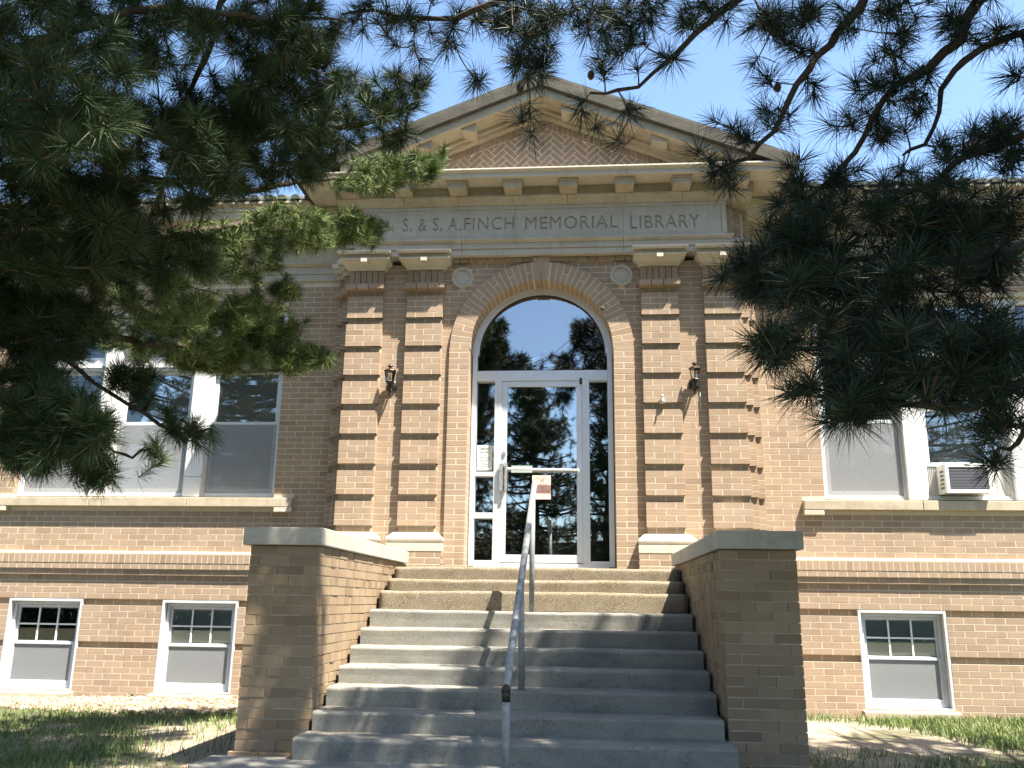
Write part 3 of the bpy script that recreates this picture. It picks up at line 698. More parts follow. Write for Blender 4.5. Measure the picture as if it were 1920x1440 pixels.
# ---- entrance: frame, fanlight, sidelights, door
YF = .25
fr = bpy.data.objects.new('entrance_frame', None); link(fr, lib)
m = MB()
def arcband(m, r0, r1, y0, y1, t0=0, t1=math.pi, n=40):
    for i in range(n):
        a, b = t0+(t1-t0)*i/n, t0+(t1-t0)*(i+1)/n; P = lambda r, t: (r*math.cos(t), ARCZ+r*math.sin(t))
        m.prism([P(r0, b), P(r0, a), P(r1, a), P(r1, b)][::-1], y0, y1)
arcband(m, .738, .813, YF-.005, YF+.12); m.build('arch_frame', 'aluminium', fr)
m = MB(); arcband(m, .728, .7375, YF+.02, YF+.06); m.build('glazing_bead', 'dark_steel', fr)
for s in S2: m = MB(); m.box(*sorted((s*.755, s*.813)), YF, YF+.12, 1.36, ARCZ); m.build('jamb', 'aluminium', fr, .003)
m = MB(); m.box(-.7545, .7545, YF+.001, YF+.12, 3.475, 3.595); m.build('transom_bar', 'aluminium', fr, .003)
m = MB(); m.box(-.7545, .7545, YF+.003, YF+.12, 1.345, 1.395); m.build('threshold', 'aluminium', fr, .003)
for x0, x1 in ((-.545, -.463), (.463, .545)): m = MB(); m.box(x0, x1, YF+.002, YF+.12, 1.396, 3.4745); m.build('door_post', 'aluminium', fr, .003)
for x0, z0, z1 in ((-.7545, 2.36, 2.41), (-.7545, 1.885, 1.95), (-.7545, 1.396, 1.425), (.5455, 1.396, 1.425)): m = MB(); m.box(x0, x0+.209, YF+.003, YF+.11, z0, z1); m.build('sidelight_rail', 'aluminium', fr, .003)
for z0, z1 in ((1.425, 1.885), (1.95, 2.36), (2.41, 3.475)): pane(-.7545, -.5455, YF+.06, z0, z1, fr, 'glass', 'sidelight_pane', .006)
pane(.5455, .7545, YF+.06, 1.425, 3.475, fr, 'glass', 'sidelight_pane', .006)
m = MB(); N = 36
m.prism([(.74*math.cos(math.pi*k/N), max(3.595, ARCZ+.74*math.sin(math.pi*k/N))) for k in range(N+1)]+[(-.74, 3.5955), (.74, 3.5955)], YF+.04, YF+.046); m.build('fanlight_pane', 'glass', fr)
# pull handle loop and pale panel seen behind the left sidelight
m = MB(); m.tube([(-.556, YF+.075, 2.325), (-.62, YF+.075, 2.325), (-.655, YF+.075, 2.31), (-.668, YF+.075, 2.27), (-.668, YF+.075, 2.05), (-.655, YF+.075, 2.01), (-.62, YF+.075, 1.99), (-.556, YF+.075, 1.985)], .012, 8); m.build('pull_handle', 'aluminium', fr, smooth=True)
m = MB(); m.box(-.605, -.55, YF+.10, YF+.11, 1.98, 2.28); m.build('handle_plate', 'ac_cream', fr)
door = bpy.data.objects.new('entrance_door', None); link(door, lib)
m = MB(); rectframe(m, -.461, .461, YF+.012, YF+.062, 1.405, 3.470, .062, .085, .062); m.build('door_frame', 'aluminium', door, .003)
pane(-.399, .399, YF+.034, 1.49, 3.408, door, 'glass', 'pane', .006)
m = MB(); m.tube([(-.41, YF-.03, 2.44), (.42, YF-.03, 2.425)], .014, 10); m.box(.405, .43, YF-.03, YF+.012, 2.405, 2.445); m.build('push_bar', 'aluminium', door, smooth=False)
m = MB(); m.box(-.345, -.105, YF+.026, YF+.0335, 2.405, 2.485); m.build('push_sign', 'push_film', door)
m = MB(); m.box(-.475, -.425, YF-.04, YF-.015, 2.19, 2.50); m.box(-.415, -.385, YF-.055, YF-.03, 2.19, 2.505); m.box(-.47, -.39, YF-.03, YF+.011, 2.22, 2.25); m.box(-.47, -.39, YF-.03, YF+.011, 2.44, 2.47); m.build('door_handle', 'steel_pipe', door, .003)
m = MB(); m.tube([(-.43, YF+.013, 2.62), (-.43, YF-.004, 2.62)], .022, 14); m.build('lock_cylinder', 'steel_pipe', door)
m = MB(); m.box(.435, .462, YF-.012, YF+.011, 3.43, 3.50); m.build('hinge', 'dark_steel', door)
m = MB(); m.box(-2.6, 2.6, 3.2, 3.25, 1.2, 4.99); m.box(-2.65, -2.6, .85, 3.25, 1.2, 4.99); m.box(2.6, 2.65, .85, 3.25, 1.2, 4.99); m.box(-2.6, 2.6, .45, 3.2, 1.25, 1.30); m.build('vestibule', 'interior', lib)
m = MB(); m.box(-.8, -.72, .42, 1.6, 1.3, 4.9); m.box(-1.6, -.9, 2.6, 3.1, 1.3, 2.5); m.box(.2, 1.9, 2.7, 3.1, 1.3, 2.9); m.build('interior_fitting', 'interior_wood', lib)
bs.finish(lib, 'brick', 300)
# ---------------------------------------------------------------- stairs
ST = thing('stairs', 'grey concrete stairs, upper three steps covered in brown mottled carpet', 'stairs')
STEP = [1.3059, 1.1844, 1.0731, .9061, .7666, .6357, .5099, .3862, .2562, .130]
TR, Y1, SW = .2977, -1.0022, 1.3767
def step_mesh(hx, ynose, yback, ztop, zbot, r, amp, seed, over=0.0):
    nx = 56; prof = [(yback, ztop)]
    K = 5
    for k in range(K+1): t = math.pi/2*k/K; prof.append((ynose+r-r*math.sin(t), ztop-r+r*math.cos(t)))
    prof += [(ynose+.004, ztop-.5*(ztop-zbot)), (ynose+.006, zbot)]
    rr = random.Random(seed); ph = [rr.uniform(0, 6.28) for _ in range(8)]
    m = MB(); X = np.linspace(-hx, hx, nx)
    for x in X:
        d = amp*(math.sin(2.1*x+ph[0])+.6*math.sin(5.3*x+ph[1])+.35*math.sin(13*x+ph[2])+.2*math.sin(29*x+ph[5]))
        e = amp*(math.sin(1.7*x+ph[3])+.5*math.sin(6.1*x+ph[4])+.3*math.sin(17*x+ph[6]))
        ch = max(0, math.sin(9.7*x+ph[7])-.93)*.10
        for j, (y, z) in enumerate(prof): m.v.append((x, y+(d if j > 0 else 0)+(ch if 1 < j < 5 else 0), z+(e if j < 7 else 0)-(ch*.6 if 1 < j < 5 else 0)))
    n = len(prof)
    for i in range(nx-1):
        for j in range(n-1): m.f.append((i*n+j, i*n+j+1, (i+1)*n+j+1, (i+1)*n+j))
    b = len(m.v)
    for i in (0, nx-1): m.v += [(X[i], yback, zbot)]
    m.f.append(tuple(range(n-1, -1, -1))+(b,)) if 0 else m.f.append((b,)+tuple(range(n-1, -1, -1)))
    m.f.append((b+1,)+tuple((nx-1)*n+j for j in range(n)))
    return m
for k in range(10):
    yn = Y1-TR*k; zt = STEP[k]; zb = STEP[k+1]-.01 if k < 9 else -.05
    hx = SW-.012 if k < 9 else 1.395
    yb = yn+TR+.12 if k > 0 else .30
    st = step_mesh(hx, yn+(.014 if k < 3 else 0), yb, zt-(.012 if k < 3 else 0), zb, .022 if k >= 3 else .015, .0022, k).build('step', 'concrete', ST, smooth=False)
    if k < 3:
        c = step_mesh(hx-.004, yn, yb-.125 if k > 0 else .24, zt, STEP[k+1]+.001 if k < 2 else STEP[3]+.002, .03, .0038, 40+k).build('carpet', 'carpet', st, smooth=True)
# ---------------------------------------------------------------- cheek walls
def cheek(s, label):
    T = thing('stair_wall', label, 'wall', 'brick walls flanking the stairs')
    b = Bricks(); x0, x1, yf, yb = 1.392, 1.895, -3.37, -.17
    nt = 20
    lo = lambda a, c: ((min(s*a, s*c),)*2, (max(s*a, s*c),)*2)
    zt = 1.355; zrow = lambda n: zt-BH*(nt-n)
    for n in range(-3, nt):
        odd = n % 2
        grow = (.03 if n == -1 else .06 if n == -2 else .09 if n < -2 else 0)
        b.course(*lo(x0+(0 if grow == 0 else .0), x1+grow), zrow(n), zrow(n+1), XZ(yf-grow), s*x0+(BL/2 if odd else 0)*s, .1 if odd else .205)
        # stair side (only where it rises above the steps) and outer side
        fi = ((s*x0, 0, 0), (0, 1, 0), (0, 0, 1), (-s, 0, 0)); fo = ((s*(x1+grow), 0, 0), (0, 1, 0), (0, 0, 1), (s, 0, 0))
        st = yf+(.1 if odd else .205)+JT
        zz = zrow(n+1)
        k = next((i for i in range(10) if STEP[i] < zz), 10)     # steps lower than this course
        yend = min(yb, Y1-TR*(k-1)+.25) if k > 0 else yb
        if yend > st+.05 and zz > .2: b.course((st, st), (yend, yend), zrow(n), zrow(n+1), fi, yf+(.1 if odd else .205), .1, BL if odd else BL/2)
        b.course((st-grow, st-grow), (yb+.4, yb+.4), zrow(n), zrow(n+1), fo, yf+(.1 if odd else .205), .1)
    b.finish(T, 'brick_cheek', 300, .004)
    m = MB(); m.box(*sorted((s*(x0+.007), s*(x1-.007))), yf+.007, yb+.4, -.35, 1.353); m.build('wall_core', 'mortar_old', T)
    for y0, y1 in ((-3.415, -1.56), (-1.557, -.30)):
        m = MB(); m.box(*sorted((s*1.367, s*1.94)), y0, y1, 1.357, 1.48); m.build('cap_stone', 'cap_stone', T, .008, seg=3)
cheek(-1, 'brick stair wall under a stone cap, left of the handrail, dappled with sun')
cheek(1, 'shaded brick stair wall under a stone cap, right of the handrail')
# ---------------------------------------------------------------- handrail
H = thing('handrail', 'grey steel pipe handrail standing in the middle of the stairs', 'handrail')
p1 = np.array([.0, -4.05, -.03]); p2 = np.array([.021, -3.03, .383]); p3 = np.array([.017, -1.82, .903])
ra = np.array([-.002, -4.05, .492]); rb = np.array([.024, -1.58, 2.046])
for (p, q) in ((p1, None), (p2, None), (p3, None)):
    t = (p[1]-ra[1])/(rb[1]-ra[1]); top = ra+(rb-ra)*t
    m = MB(); m.tube([p, (p[0]*.5+top[0]*.5, p[1], (p[2]+top[2])/2), (top[0], p[1], top[2]-.005)], .0235, 14); m.build('post', 'steel_pipe', H, smooth=True)
d = (rb-ra)/np.linalg.norm(rb-ra)
m = MB(); m.tube([ra, ra+.5*(rb-ra), rb], .0255, 16); m.build('rail', 'steel_pipe', H, smooth=True)
m = MB(); m.tube([ra-d*.03, ra+d*.004], .0265, 16); m.tube([(p1[0]*.02+ra[0]*.98, p1[1], ra[2]+.004), (p1[0]*.06+ra[0]*.94, p1[1], ra[2]-.075)], .0255, 14); m.build('rail_end', 'dark_steel', H, smooth=True)
# ---------------------------------------------------------------- lanterns
def lantern(s, label):
    T = thing('wall_lantern', label, 'lantern', 'carriage lanterns beside the entrance')
    cx, cy = s*1.702, -.125; z = 3.30
    m = MB(); m.lathe([(.001, .0), (.052, .005), (.06, .03), (.052, .10), (.03, .118)], (cx, -.01, z), 14, 1, .35); m.build('back_plate', 'lantern_black', T, smooth=True)
    m = MB(); m.tube([(cx, -.012, z+.03), (cx, -.06, z-.02), (cx, -.10, z-.03), (cx, -.122, z), (cx, cy, z+.055)], .012, 8); m.tube([(cx-.006, -.08, z-.02), (cx-.008, -.1, z-.06), (cx-.008, -.095, z-.075)], .010, 8); m.build('arm', 'lantern_black', T, smooth=True)
    m = MB(); m.lathe([(.02, .045), (.045, .06), (.047, .075), (.03, .08)], (cx, cy, z), 6); m.build('cup', 'lantern_black', T)
    zb, zt, rb_, rt = z+.08, z+.20, .042, .062
    hexp = lambda r, k: (cx+r*math.cos(math.pi/3*k+.3), cy+r*math.sin(math.pi/3*k+.3))
    m = MB()
    for k in range(6): m.tube([(*hexp(rb_, k), zb-.004), (*hexp(rt, k), zt)], .0042, 6)
    for r, zz in ((rb_, zb), (rt, zt)):
        for k in range(6): m.tube([(*hexp(r, k), zz), (*hexp(r, k+1), zz)], .005, 6)
    m.build('cage', 'bronze', T)
    for k in range(6):
        m = MB(); m.poly([(*hexp(rb_*.96, k), zb), (*hexp(rb_*.96, k+1), zb), (*hexp(rt*.96, k+1), zt), (*hexp(rt*.96, k), zt)], [(0, 1, 2, 3)]); m.build('pane', 'lantern_glass', T)
    m = MB(); m.lathe([(.008, 0), (.011, .05), (.004, .075)], (cx, cy, zb), 8); m.build('bulb', 'paper', T, smooth=True)
    m = MB(); m.lathe([(.071, 0), (.068, .006), (.035, .028), (.014, .036), (.012, .046), (.035, .056), (.032, .064), (.006, .078), (.001, .084)], (cx, cy, zt), 12); m.build('cap', 'bronze', T)
    if s > 0: m = MB(); m.tube([(1.765, -.006, 3.27), (1.763, -.006, 3.05)], .006, 6); m.build('cable', 'paper', T)
lantern(-1, 'black carriage lantern on the brick wall left of the door')
lantern(1, 'black carriage lantern on the brick wall right of the door, cable hanging below')
T = thing('wall_tap', 'small silver metal fitting on the brick pilaster right of the door', 'fitting')
m = MB(); m.lathe([(.034, 0), (.038, .02), (.02, .06), (.012, .075), (.018, .09), (.004, .11)], (1.343, -.092, 3.115), 10, 1, .5); m.build('bell', 'tap_metal', T, smooth=True)
m = MB(); m.tube([(1.343, -.07, 3.15), (1.343, -.12, 3.15), (1.347, -.135, 3.12)], .009, 8); m.build('spout', 'tap_metal', T, smooth=True)
q = at(1130, 578, -.05); m = MB(); m.lathe([(.004, -.02), (.022, -.012), (.024, .004), (.012, .02), (.002, .024)], q, 10)
tag(m.build('mud_nest', 'mud', smooth=True), 'small dark round mud nest stuck on the brick arch', 'nest')
# ---------------------------------------------------------------- air conditioner
T = thing('air_conditioner', 'cream window air conditioner in the right wing window', 'air conditioner')
ax0, ax1, az0, az1, ay = 4.45, 4.93, 2.205, 2.53, WG-.13
m = MB(); m.box(ax0, ax1, ay+.02, WG+.2, az0, az1); m.build('casing', 'ac_cream', T, .008)
m = MB(); rectframe(m, ax0-.004, ax1+.004, ay, ay+.0195, az0-.003, az1+.003, .038, .04, .045); m.build('front_frame', 'ac_white', T, .005)
m = MB()
for k in range(14): z = az0+.04+k*.0166; m.box(ax0+.036, ax1-.036, ay+.006, ay+.016, z, z+.009)
m.build('grille', 'ac_grille', T)
m = MB(); m.box(ax0+.035, ax1-.035, ay+.0165, ay+.0195, az0+.035, az1-.04); m.build('grille_back', 'rubber', T)
m = MB(); m.box((ax0+ax1)/2-.03, (ax0+ax1)/2+.03, ay-.002, ay-.0005, az1-.025, az1-.013); m.build('maker_plate', 'ac_grille', T)
m = MB()
for k in range(9):
    for j in range(5): y = ay+.06+k*.012; z = az0+.05+j*.045; m.box(ax0-.0015, ax0, y, y+.005, z, z+.03)
m.build('side_louvre', 'rubber', T)
for x0, x1 in ((4.346, 4.445), (4.935, 5.224)):
    m = MB(); n = 10
    pts = []
    for k in range(n+1): x = x0+(x1-x0)*k/n; pts.append((x, WG+.11+(.014 if k % 2 else 0)))
    for k in range(n): (xa, ya), (xb, yb_) = pts[k], pts[k+1]; m.poly([(xa, ya, 2.198), (xb, yb_, 2.198), (xb, yb_, 2.53), (xa, ya, 2.53)], [(0, 1, 2, 3)])
    m.build('accordion_panel', 'accordion', T)
# ---------------------------------------------------------------- papers on the doors
def lines(parent, x0, x1, y, rows, mat='ink'):
    for txt, zc, h, cx in rows:
        tc = bpy.data.curves.new('lettering', 'FONT'); tc.body = txt; tc.size = h; tc.align_x = 'CENTER'; tc.extrude = .0003
        to = bpy.data.objects.new('lettering', tc); link(to, parent); to.location = (cx, y, zc); to.rotation_euler = (math.pi/2, 0, 0); tc.materials.append(MATS[mat]); tc.resolution_u = 2
        for ob in bpy.context.selected_objects: ob.select_set(False)
        to.select_set(True); bpy.context.view_layer.objects.active = to; bpy.ops.object.convert(target='MESH')
T = thing('hours_sign', 'pale printed library hours sign behind the left sidelight', 'sign')
m = MB(); m.box(-.742, -.565, YF+.052, YF+.0535, 2.435, 2.725); m.build('sheet', 'paper', T)
lines(T, 0, 0, YF+.0512, [('LIBRARY', 2.672, .034, -.655), ('HOURS', 2.632, .034, -.655), ('MONDAY-FRIDAY', 2.572, .018, -.655), ('1:00 PM  5:00 PM', 2.545, .018, -.655), ('SATURDAY', 2.50, .018, -.655), ('1:00 PM  5:00 PM', 2.473, .018, -.655)])
T = thing('pink_notice', 'pink handwritten notice taped low on the glass door', 'notice')
m = MB(); m.box(-.105, .105, YF+.031, YF+.0325, 2.105, 2.375); m.build('sheet', 'pink_paper', T)
lines(T, 0, 0, YF+.0302, [('50', 2.30, .045, .01)])
m = MB(); rr = random.Random(3)
for zc, x0, x1 in ((2.345, -.075, -.015), (2.345, .01, .06), (2.275, -.02, .07), (2.25, -.01, .03), (2.225, -.02, .04), (2.195, -.01, .09)):
    pts = [(x, YF+.0302, zc+rr.uniform(-.008, .008)) for x in np.arange(x0, x1, .005)]
    m.tube(pts, .0011, 4)
m.build('handwriting', 'ink', T)
T = thing('poster', 'pink and yellow poster behind the glass door beside its right stile', 'poster')
m = MB(); m.box(.19, .345, YF+.075, YF+.077, 2.36, 2.58); m.build('pink_sheet', 'poster_pink', T); m = MB(); m.prism([(.2, 2.585), (.34, 2.585), (.30, 2.65), (.22, 2.66)], YF+.075, YF+.077); m.build('yellow_sheet', 'poster_yellow', T)
# ---------------------------------------------------------------- pines
KX, KZ = SUN.x/-SUN.y, SUN.z/-SUN.y
def shades_front(P):                            # would a twig here shade the sunlit entrance front, upper steps or strip along the wall?
    P = np.atleast_2d(P); t = np.maximum(-P[:, 1], 0); x, z = P[:, 0]-KX*t, P[:, 2]-KZ*t
    a = (z > .95) & (np.abs(x) < 5.6)
    t2 = np.maximum((P[:, 2]-1.0)/KZ, 0); x2, y2 = P[:, 0]-KX*t2, P[:, 1]+t2
    b = (np.abs(x2) < 1.6) & (y2 > -2.0)
    t3 = np.maximum((P[:, 2]+.15)/KZ, 0); x3, y3 = P[:, 0]-KX*t3, P[:, 1]+t3
    b |= (x2 > -1.6) & (x2 < -.3) & (y2 > -3.1) & (rng.random(len(P)) < .85)
    c = (np.abs(x3) < 8) & (np.abs(x3) > 1.9) & (y3 > -1.15)
    return a | b | c
def mirrored_sky(P):                            # keep open the gap of sky that the fanlight mirrors
    Q = np.array(P, float); Q[:, 1] = 2*.295-Q[:, 1]; p = pix(Q); dx = np.abs(p[:, 0]-1012); y = p[:, 1]
    return (dx < 135) & (y > 530) & ((y < 600) | ((y < 665) & (dx < 62)) | ((y < 695) & (dx < 22)))
def in_frame(P, mg=70):
    p = pix(P); return (p[:, 2] > .1) & (p[:, 0] > -mg) & (p[:, 0] < 1920+mg) & (p[:, 1] > -mg) & (p[:, 1] < 1440+mg)
def unit(a): return a/(np.linalg.norm(a, axis=-1, keepdims=True)+1e-9)
def tufts(P, D, N, shoot, L, w, full, sun_tone=0):          # bundles of needles round the shoots at P pointing along D
    n = len(P); k = n*N
    D = unit(D); A = np.where(np.abs(D[:, 2:3]) < .9, np.array([[0, 0, 1.]]), np.array([[1., 0, 0]])); U = unit(np.cross(D, A)); V = np.cross(D, U)
    rep = lambda a: np.repeat(a, N, axis=0)
    sh = rep(np.broadcast_to(np.asarray(shoot, float), (n,))); s = sh*rng.random(k)**.8
    th = np.radians(rng.normal(full*58, 24, k).clip(8, 150)*(1-.45*(s/np.maximum(sh, 1e-3)))+6); ph = rng.random(k)*2*np.pi
    d, u, v = rep(D), rep(U), rep(V)
    dr = unit(d*np.cos(th)[:, None]+(u*np.cos(ph)[:, None]+v*np.sin(ph)[:, None])*np.sin(th)[:, None])
    ln = (rep(np.broadcast_to(np.asarray(L, float), (n,)))*rng.uniform(.72, 1.12, k))[:, None]
    b = rep(P)+d*(s-sh)[:, None]; side = unit(np.cross(dr, rng.normal(size=(k, 3))))*w
    droop = np.array([[0, 0, -1.]])*ln*rng.uniform(.02, .16, k)[:, None]
    mid = b+dr*ln*.55+droop*.35; tip = b+dr*ln+droop
    Vt = np.stack([b-side*.5, b+side*.5, mid+side*.45, mid-side*.45, tip], 1).reshape(-1, 3)
    o = (np.arange(k)*5)[:, None]
    T = np.concatenate([o+np.array([[0, 1, 2]]), o+np.array([[0, 2, 3]]), o+np.array([[3, 2, 4]])], 1).reshape(-1, 3)
    tone = np.repeat(np.where(rng.random(k) < .03, .98, np.repeat(rng.random(n), N)*.42+rng.random(k)*.25)*(1 if sun_tone == 0 else 0)+sun_tone*(.45+.50*rng.random(k)), 3)  # tips take paler tones: fresh growth plus painted sunlight
    return Vt, T, tone
def bez(pts, step=.10):
    P = np.array(pts, float); out = []
    for i in range(len(P)-1):
        p0, p1, p2, p3 = P[max(i-1, 0)], P[i], P[i+1], P[min(i+2, len(P)-1)]
        n = max(2, int(np.linalg.norm(p2-p1)/step))
        for k in range(n): t = k/n; out.append(.5*((2*p1)+(-p0+p2)*t+(2*p0-5*p1+4*p2-p3)*t*t+(-p0+3*p1-3*p2+p3)*t**3))
    out.append(P[-1]); return np.array(out)
def pine(name, label, base, top, limbs, blobs, singles, mat, seed, ncrown, crown, reject=True, twigN=(110, 165), dense=1.0, shade_canopy=None, star=(.085, .155, .0033, 1.05)):
    global rng
    rng = np.random.default_rng(seed); T = thing(name, label, 'tree', 'pines in front of the library')
    base = np.array(base, float); zz = np.linspace(0, 1, 16)
    tr = np.array([base+np.array([.10*math.sin(5*t+seed), .10*math.cos(4*t+seed), (top-base[2])*t]) for t in zz])
    m = MB(); m.tube(tr, .21*(1-zz)**.8+.03, 12); m.build('trunk', 'bark', T, smooth=True)
    nodes = [tr]; 
    def trunk_at(z): return np.array([np.interp(z, tr[:, 2], tr[:, k]) for k in range(3)])
    for zt, pts, r0 in limbs:
        W = [np.array(at(*p)) for p in pts]; s0 = trunk_at(zt)
        P = bez([s0, s0*.5+W[0]*.5+np.array([0, 0, .12])]+W) if zt is not None else bez(W)
        u = np.linspace(0, 1, len(P)); P = P+(np.stack([.03*np.sin(17*u+seed), .02*np.cos(21*u), .03*np.sin(25*u+1)], 1)+rng.normal(size=(len(P), 3))*.009)*np.minimum(1, 3*u)[:, None]
        m = MB(); m.tube(P, (r0*1.1*(1-u)**.7+.007)*rng.uniform(.85, 1.2, len(P)), 8); m.build('limb', 'bark', T, smooth=True); nodes.append(P[len(P)//6:])
    # targets: visible sprays
    tp, kind = [], []
    for (px, py, rx, ry, n, y0, y1, k) in blobs:
        n = int(n*dense)
        a = rng.random(n)*2*np.pi; r = np.sqrt(rng.random(n)); Y = rng.uniform(y0, y1, n)
        for i in range(n): tp.append(at(px+rx*r[i]*math.cos(a[i]), py+ry*r[i]*math.sin(a[i]), Y[i])); kind.append(k)
    for (px, py, Y, k) in singles:
        for j in range(3): tp.append(at(px+(rng.normal()*17 if j else 0), py+(rng.normal()*17 if j else 0), Y+(rng.normal()*.08 if j else 0))); kind.append(k)
    nvis = len(tp)
    # crown outside the picture: whorled limbs with sprays
    cz0, cz1, rad = crown; made = 0; guard = 0; lim2 = []
    while made < ncrown and guard < 9000:
        guard += 1
        z = rng.uniform(cz0, cz1); t = (z-cz0)/(cz1-cz0); R = rad*(1-t)**.75*(.55+.45*min(1, t/.12)) if t > 0 else rad
        az = rng.random()*2*np.pi; ln = R*rng.uniform(.75, 1.05); s0 = trunk_at(z)
        d = np.array([math.cos(az), math.sin(az), 0]); E_ = s0+d*ln+np.array([0, 0, rng.uniform(-.1, .5)]); M = (s0+E_)/2+np.array([0, 0, -.15])
        P = bez([s0, M, E_], .12); k = rng.integers(9, 15)
        u = rng.uniform(.3, 1, k); Q = P[(u*(len(P)-1)).astype(int)]+rng.normal(size=(k, 3))*np.array([.22, .22, .13])
        bad = in_frame(Q)|(np.linalg.norm(Q-EYE, axis=1) < .9)
        bad |= mirrored_sky(Q)
        if reject: bad |= shades_front(Q)
        if in_frame(P, 10)[int(len(P)*.4):].mean() > .5: continue
        inf = in_frame(P, 15); cut = len(P) if not inf.any() else int(np.argmax(inf))
        if cut < 4: continue
        Q = Q[~bad]
        if len(Q) < 3: continue
        uu = np.linspace(0, 1, cut); m = MB(); m.tube(P[:cut], (.035*(1-uu)**.7+.005), 6); m.build('limb', 'bark', T, smooth=True); nodes.append(P[1:cut])
        tp += list(Q); kind += [2]*len(Q); made += len(Q)
    for shade_canopy in (shade_canopy or []):                                  # unseen boughs added over the walk to shade steps and near foliage
        c, rd, n = shade_canopy; Q = rng.normal(size=(n*3, 3)); Q = unit(Q)*rng.random((n*3, 1))**(1/3)*np.array(rd)+np.array(c)
        Q = Q[~(in_frame(Q, 45)|shades_front(Q)|mirrored_sky(Q)|(np.linalg.norm(Q-EYE, axis=1) < 1.2))][:n]; tp += list(Q); kind += [2]*len(Q)
    tp = np.array(tp); kind = np.array(kind); ND = np.concatenate(nodes)
    d0 = np.array([np.min(np.linalg.norm(ND-p, axis=1)) for p in tp]); order = np.argsort(d0)
    cap = np.zeros((len(ND)+len(tp)*4, 3)); cap[:len(ND)] = ND; nn = len(ND)
    D = np.zeros_like(tp); tw = MB()
    for i in order:
        p = tp[i]; dist = np.linalg.norm(cap[:nn]-p, axis=1); j = int(np.argmin(dist)); q = cap[j]; L = dist[j]
        if L < .03: D[i] = unit(np.array([rng.normal(), rng.normal(), .6])); continue
        up = np.array([0, 0, 1.]); c = (q+p)/2+up*(-.10*L)+rng.normal(size=3)*.07*L
        ts = [0, .35, .7, 1.0]; B = [(1-t)**2*q+2*t*(1-t)*c+t*t*p for t in ts]
        tw.tube(B, [.0055, .005, .0045, .004] if kind[i] != 2 else [.007, .006, .005, .004], 4, False)
        cap[nn:nn+2] = B[1:3]; nn += 2; cap[nn] = p; nn += 1
        D[i] = unit(unit(B[3]-B[2])+np.array([0, 0, .35])+rng.normal(size=3)*.3)
    tw.build('twigs', 'twig', T).__setitem__('kind', 'stuff')
    Vs, Ts, Rs = [], [], []; off = 0
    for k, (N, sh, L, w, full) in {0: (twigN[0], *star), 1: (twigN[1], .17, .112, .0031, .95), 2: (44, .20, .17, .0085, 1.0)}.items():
        s = kind == k
        if not s.any(): continue
        n = s.sum(); v, t, r = tufts(tp[s], D[s], N, sh*rng.uniform(.7, 1.3, n), L*rng.uniform(.85, 1.15, n), w, full, 1 if k == 1 else 0)
        Vs.append(v); Ts.append(t+off); Rs.append(r); off += len(v)
    o = tri_mesh('needles', np.concatenate(Vs), np.concatenate(Ts), mat, T, np.concatenate(Rs)); tag(o, kind='stuff')
    return T, tp[:nvis], D[:nvis]
# left pine: limbs are given where the photograph shows them
LL = [(2.4, [(-20, 520, -4.3), (100, 585, -3.9), (220, 625, -3.3), (340, 655, -2.7), (470, 690, -2.2), (600, 672, -1.85)], .035),
      (2.9, [(30, 400, -4.3), (200, 465, -3.6), (380, 425, -3.0), (520, 432, -2.4), (630, 432, -2.05), (712, 420, -1.85)], .035),
      (3.3, [(60, 330, -4.6), (330, 345, -4.0), (480, 352, -3.0), (650, 338, -2.3), (825, 300, -1.85)], .035),
      (3.8, [(120, 215, -5.0), (360, 270, -4.4), (560, 252, -3.9), (700, 222, -3.4), (785, 190, -3.1)], .04),
      (5.0, [(470, -120, -4.6), (420, 10, -4.6), (385, 100, -4.5), (352, 165, -4.4), (300, 260, -4.3)], .045),
      (4.2, [(-60, 90, -5.6), (180, 40, -5.3), (420, 18, -5.0), (560, 30, -4.7), (640, 45, -4.6)], .035),
      (1.7, [(-80, 690, -5.0), (40, 770, -4.7), (130, 805, -4.5), (205, 822, -4.4)], .03),
      (2.1, [(60, 650, -4.2), (150, 700, -4.0), (215, 742, -3.9), (275, 770, -3.8), (330, 805, -3.75), (385, 812, -3.7)], .018),
      (1.6, [(120, 800, -4.5), (205, 832, -4.4), (235, 848, -4.4), (262, 842, -4.4), (284, 848, -4.4)], .008)]
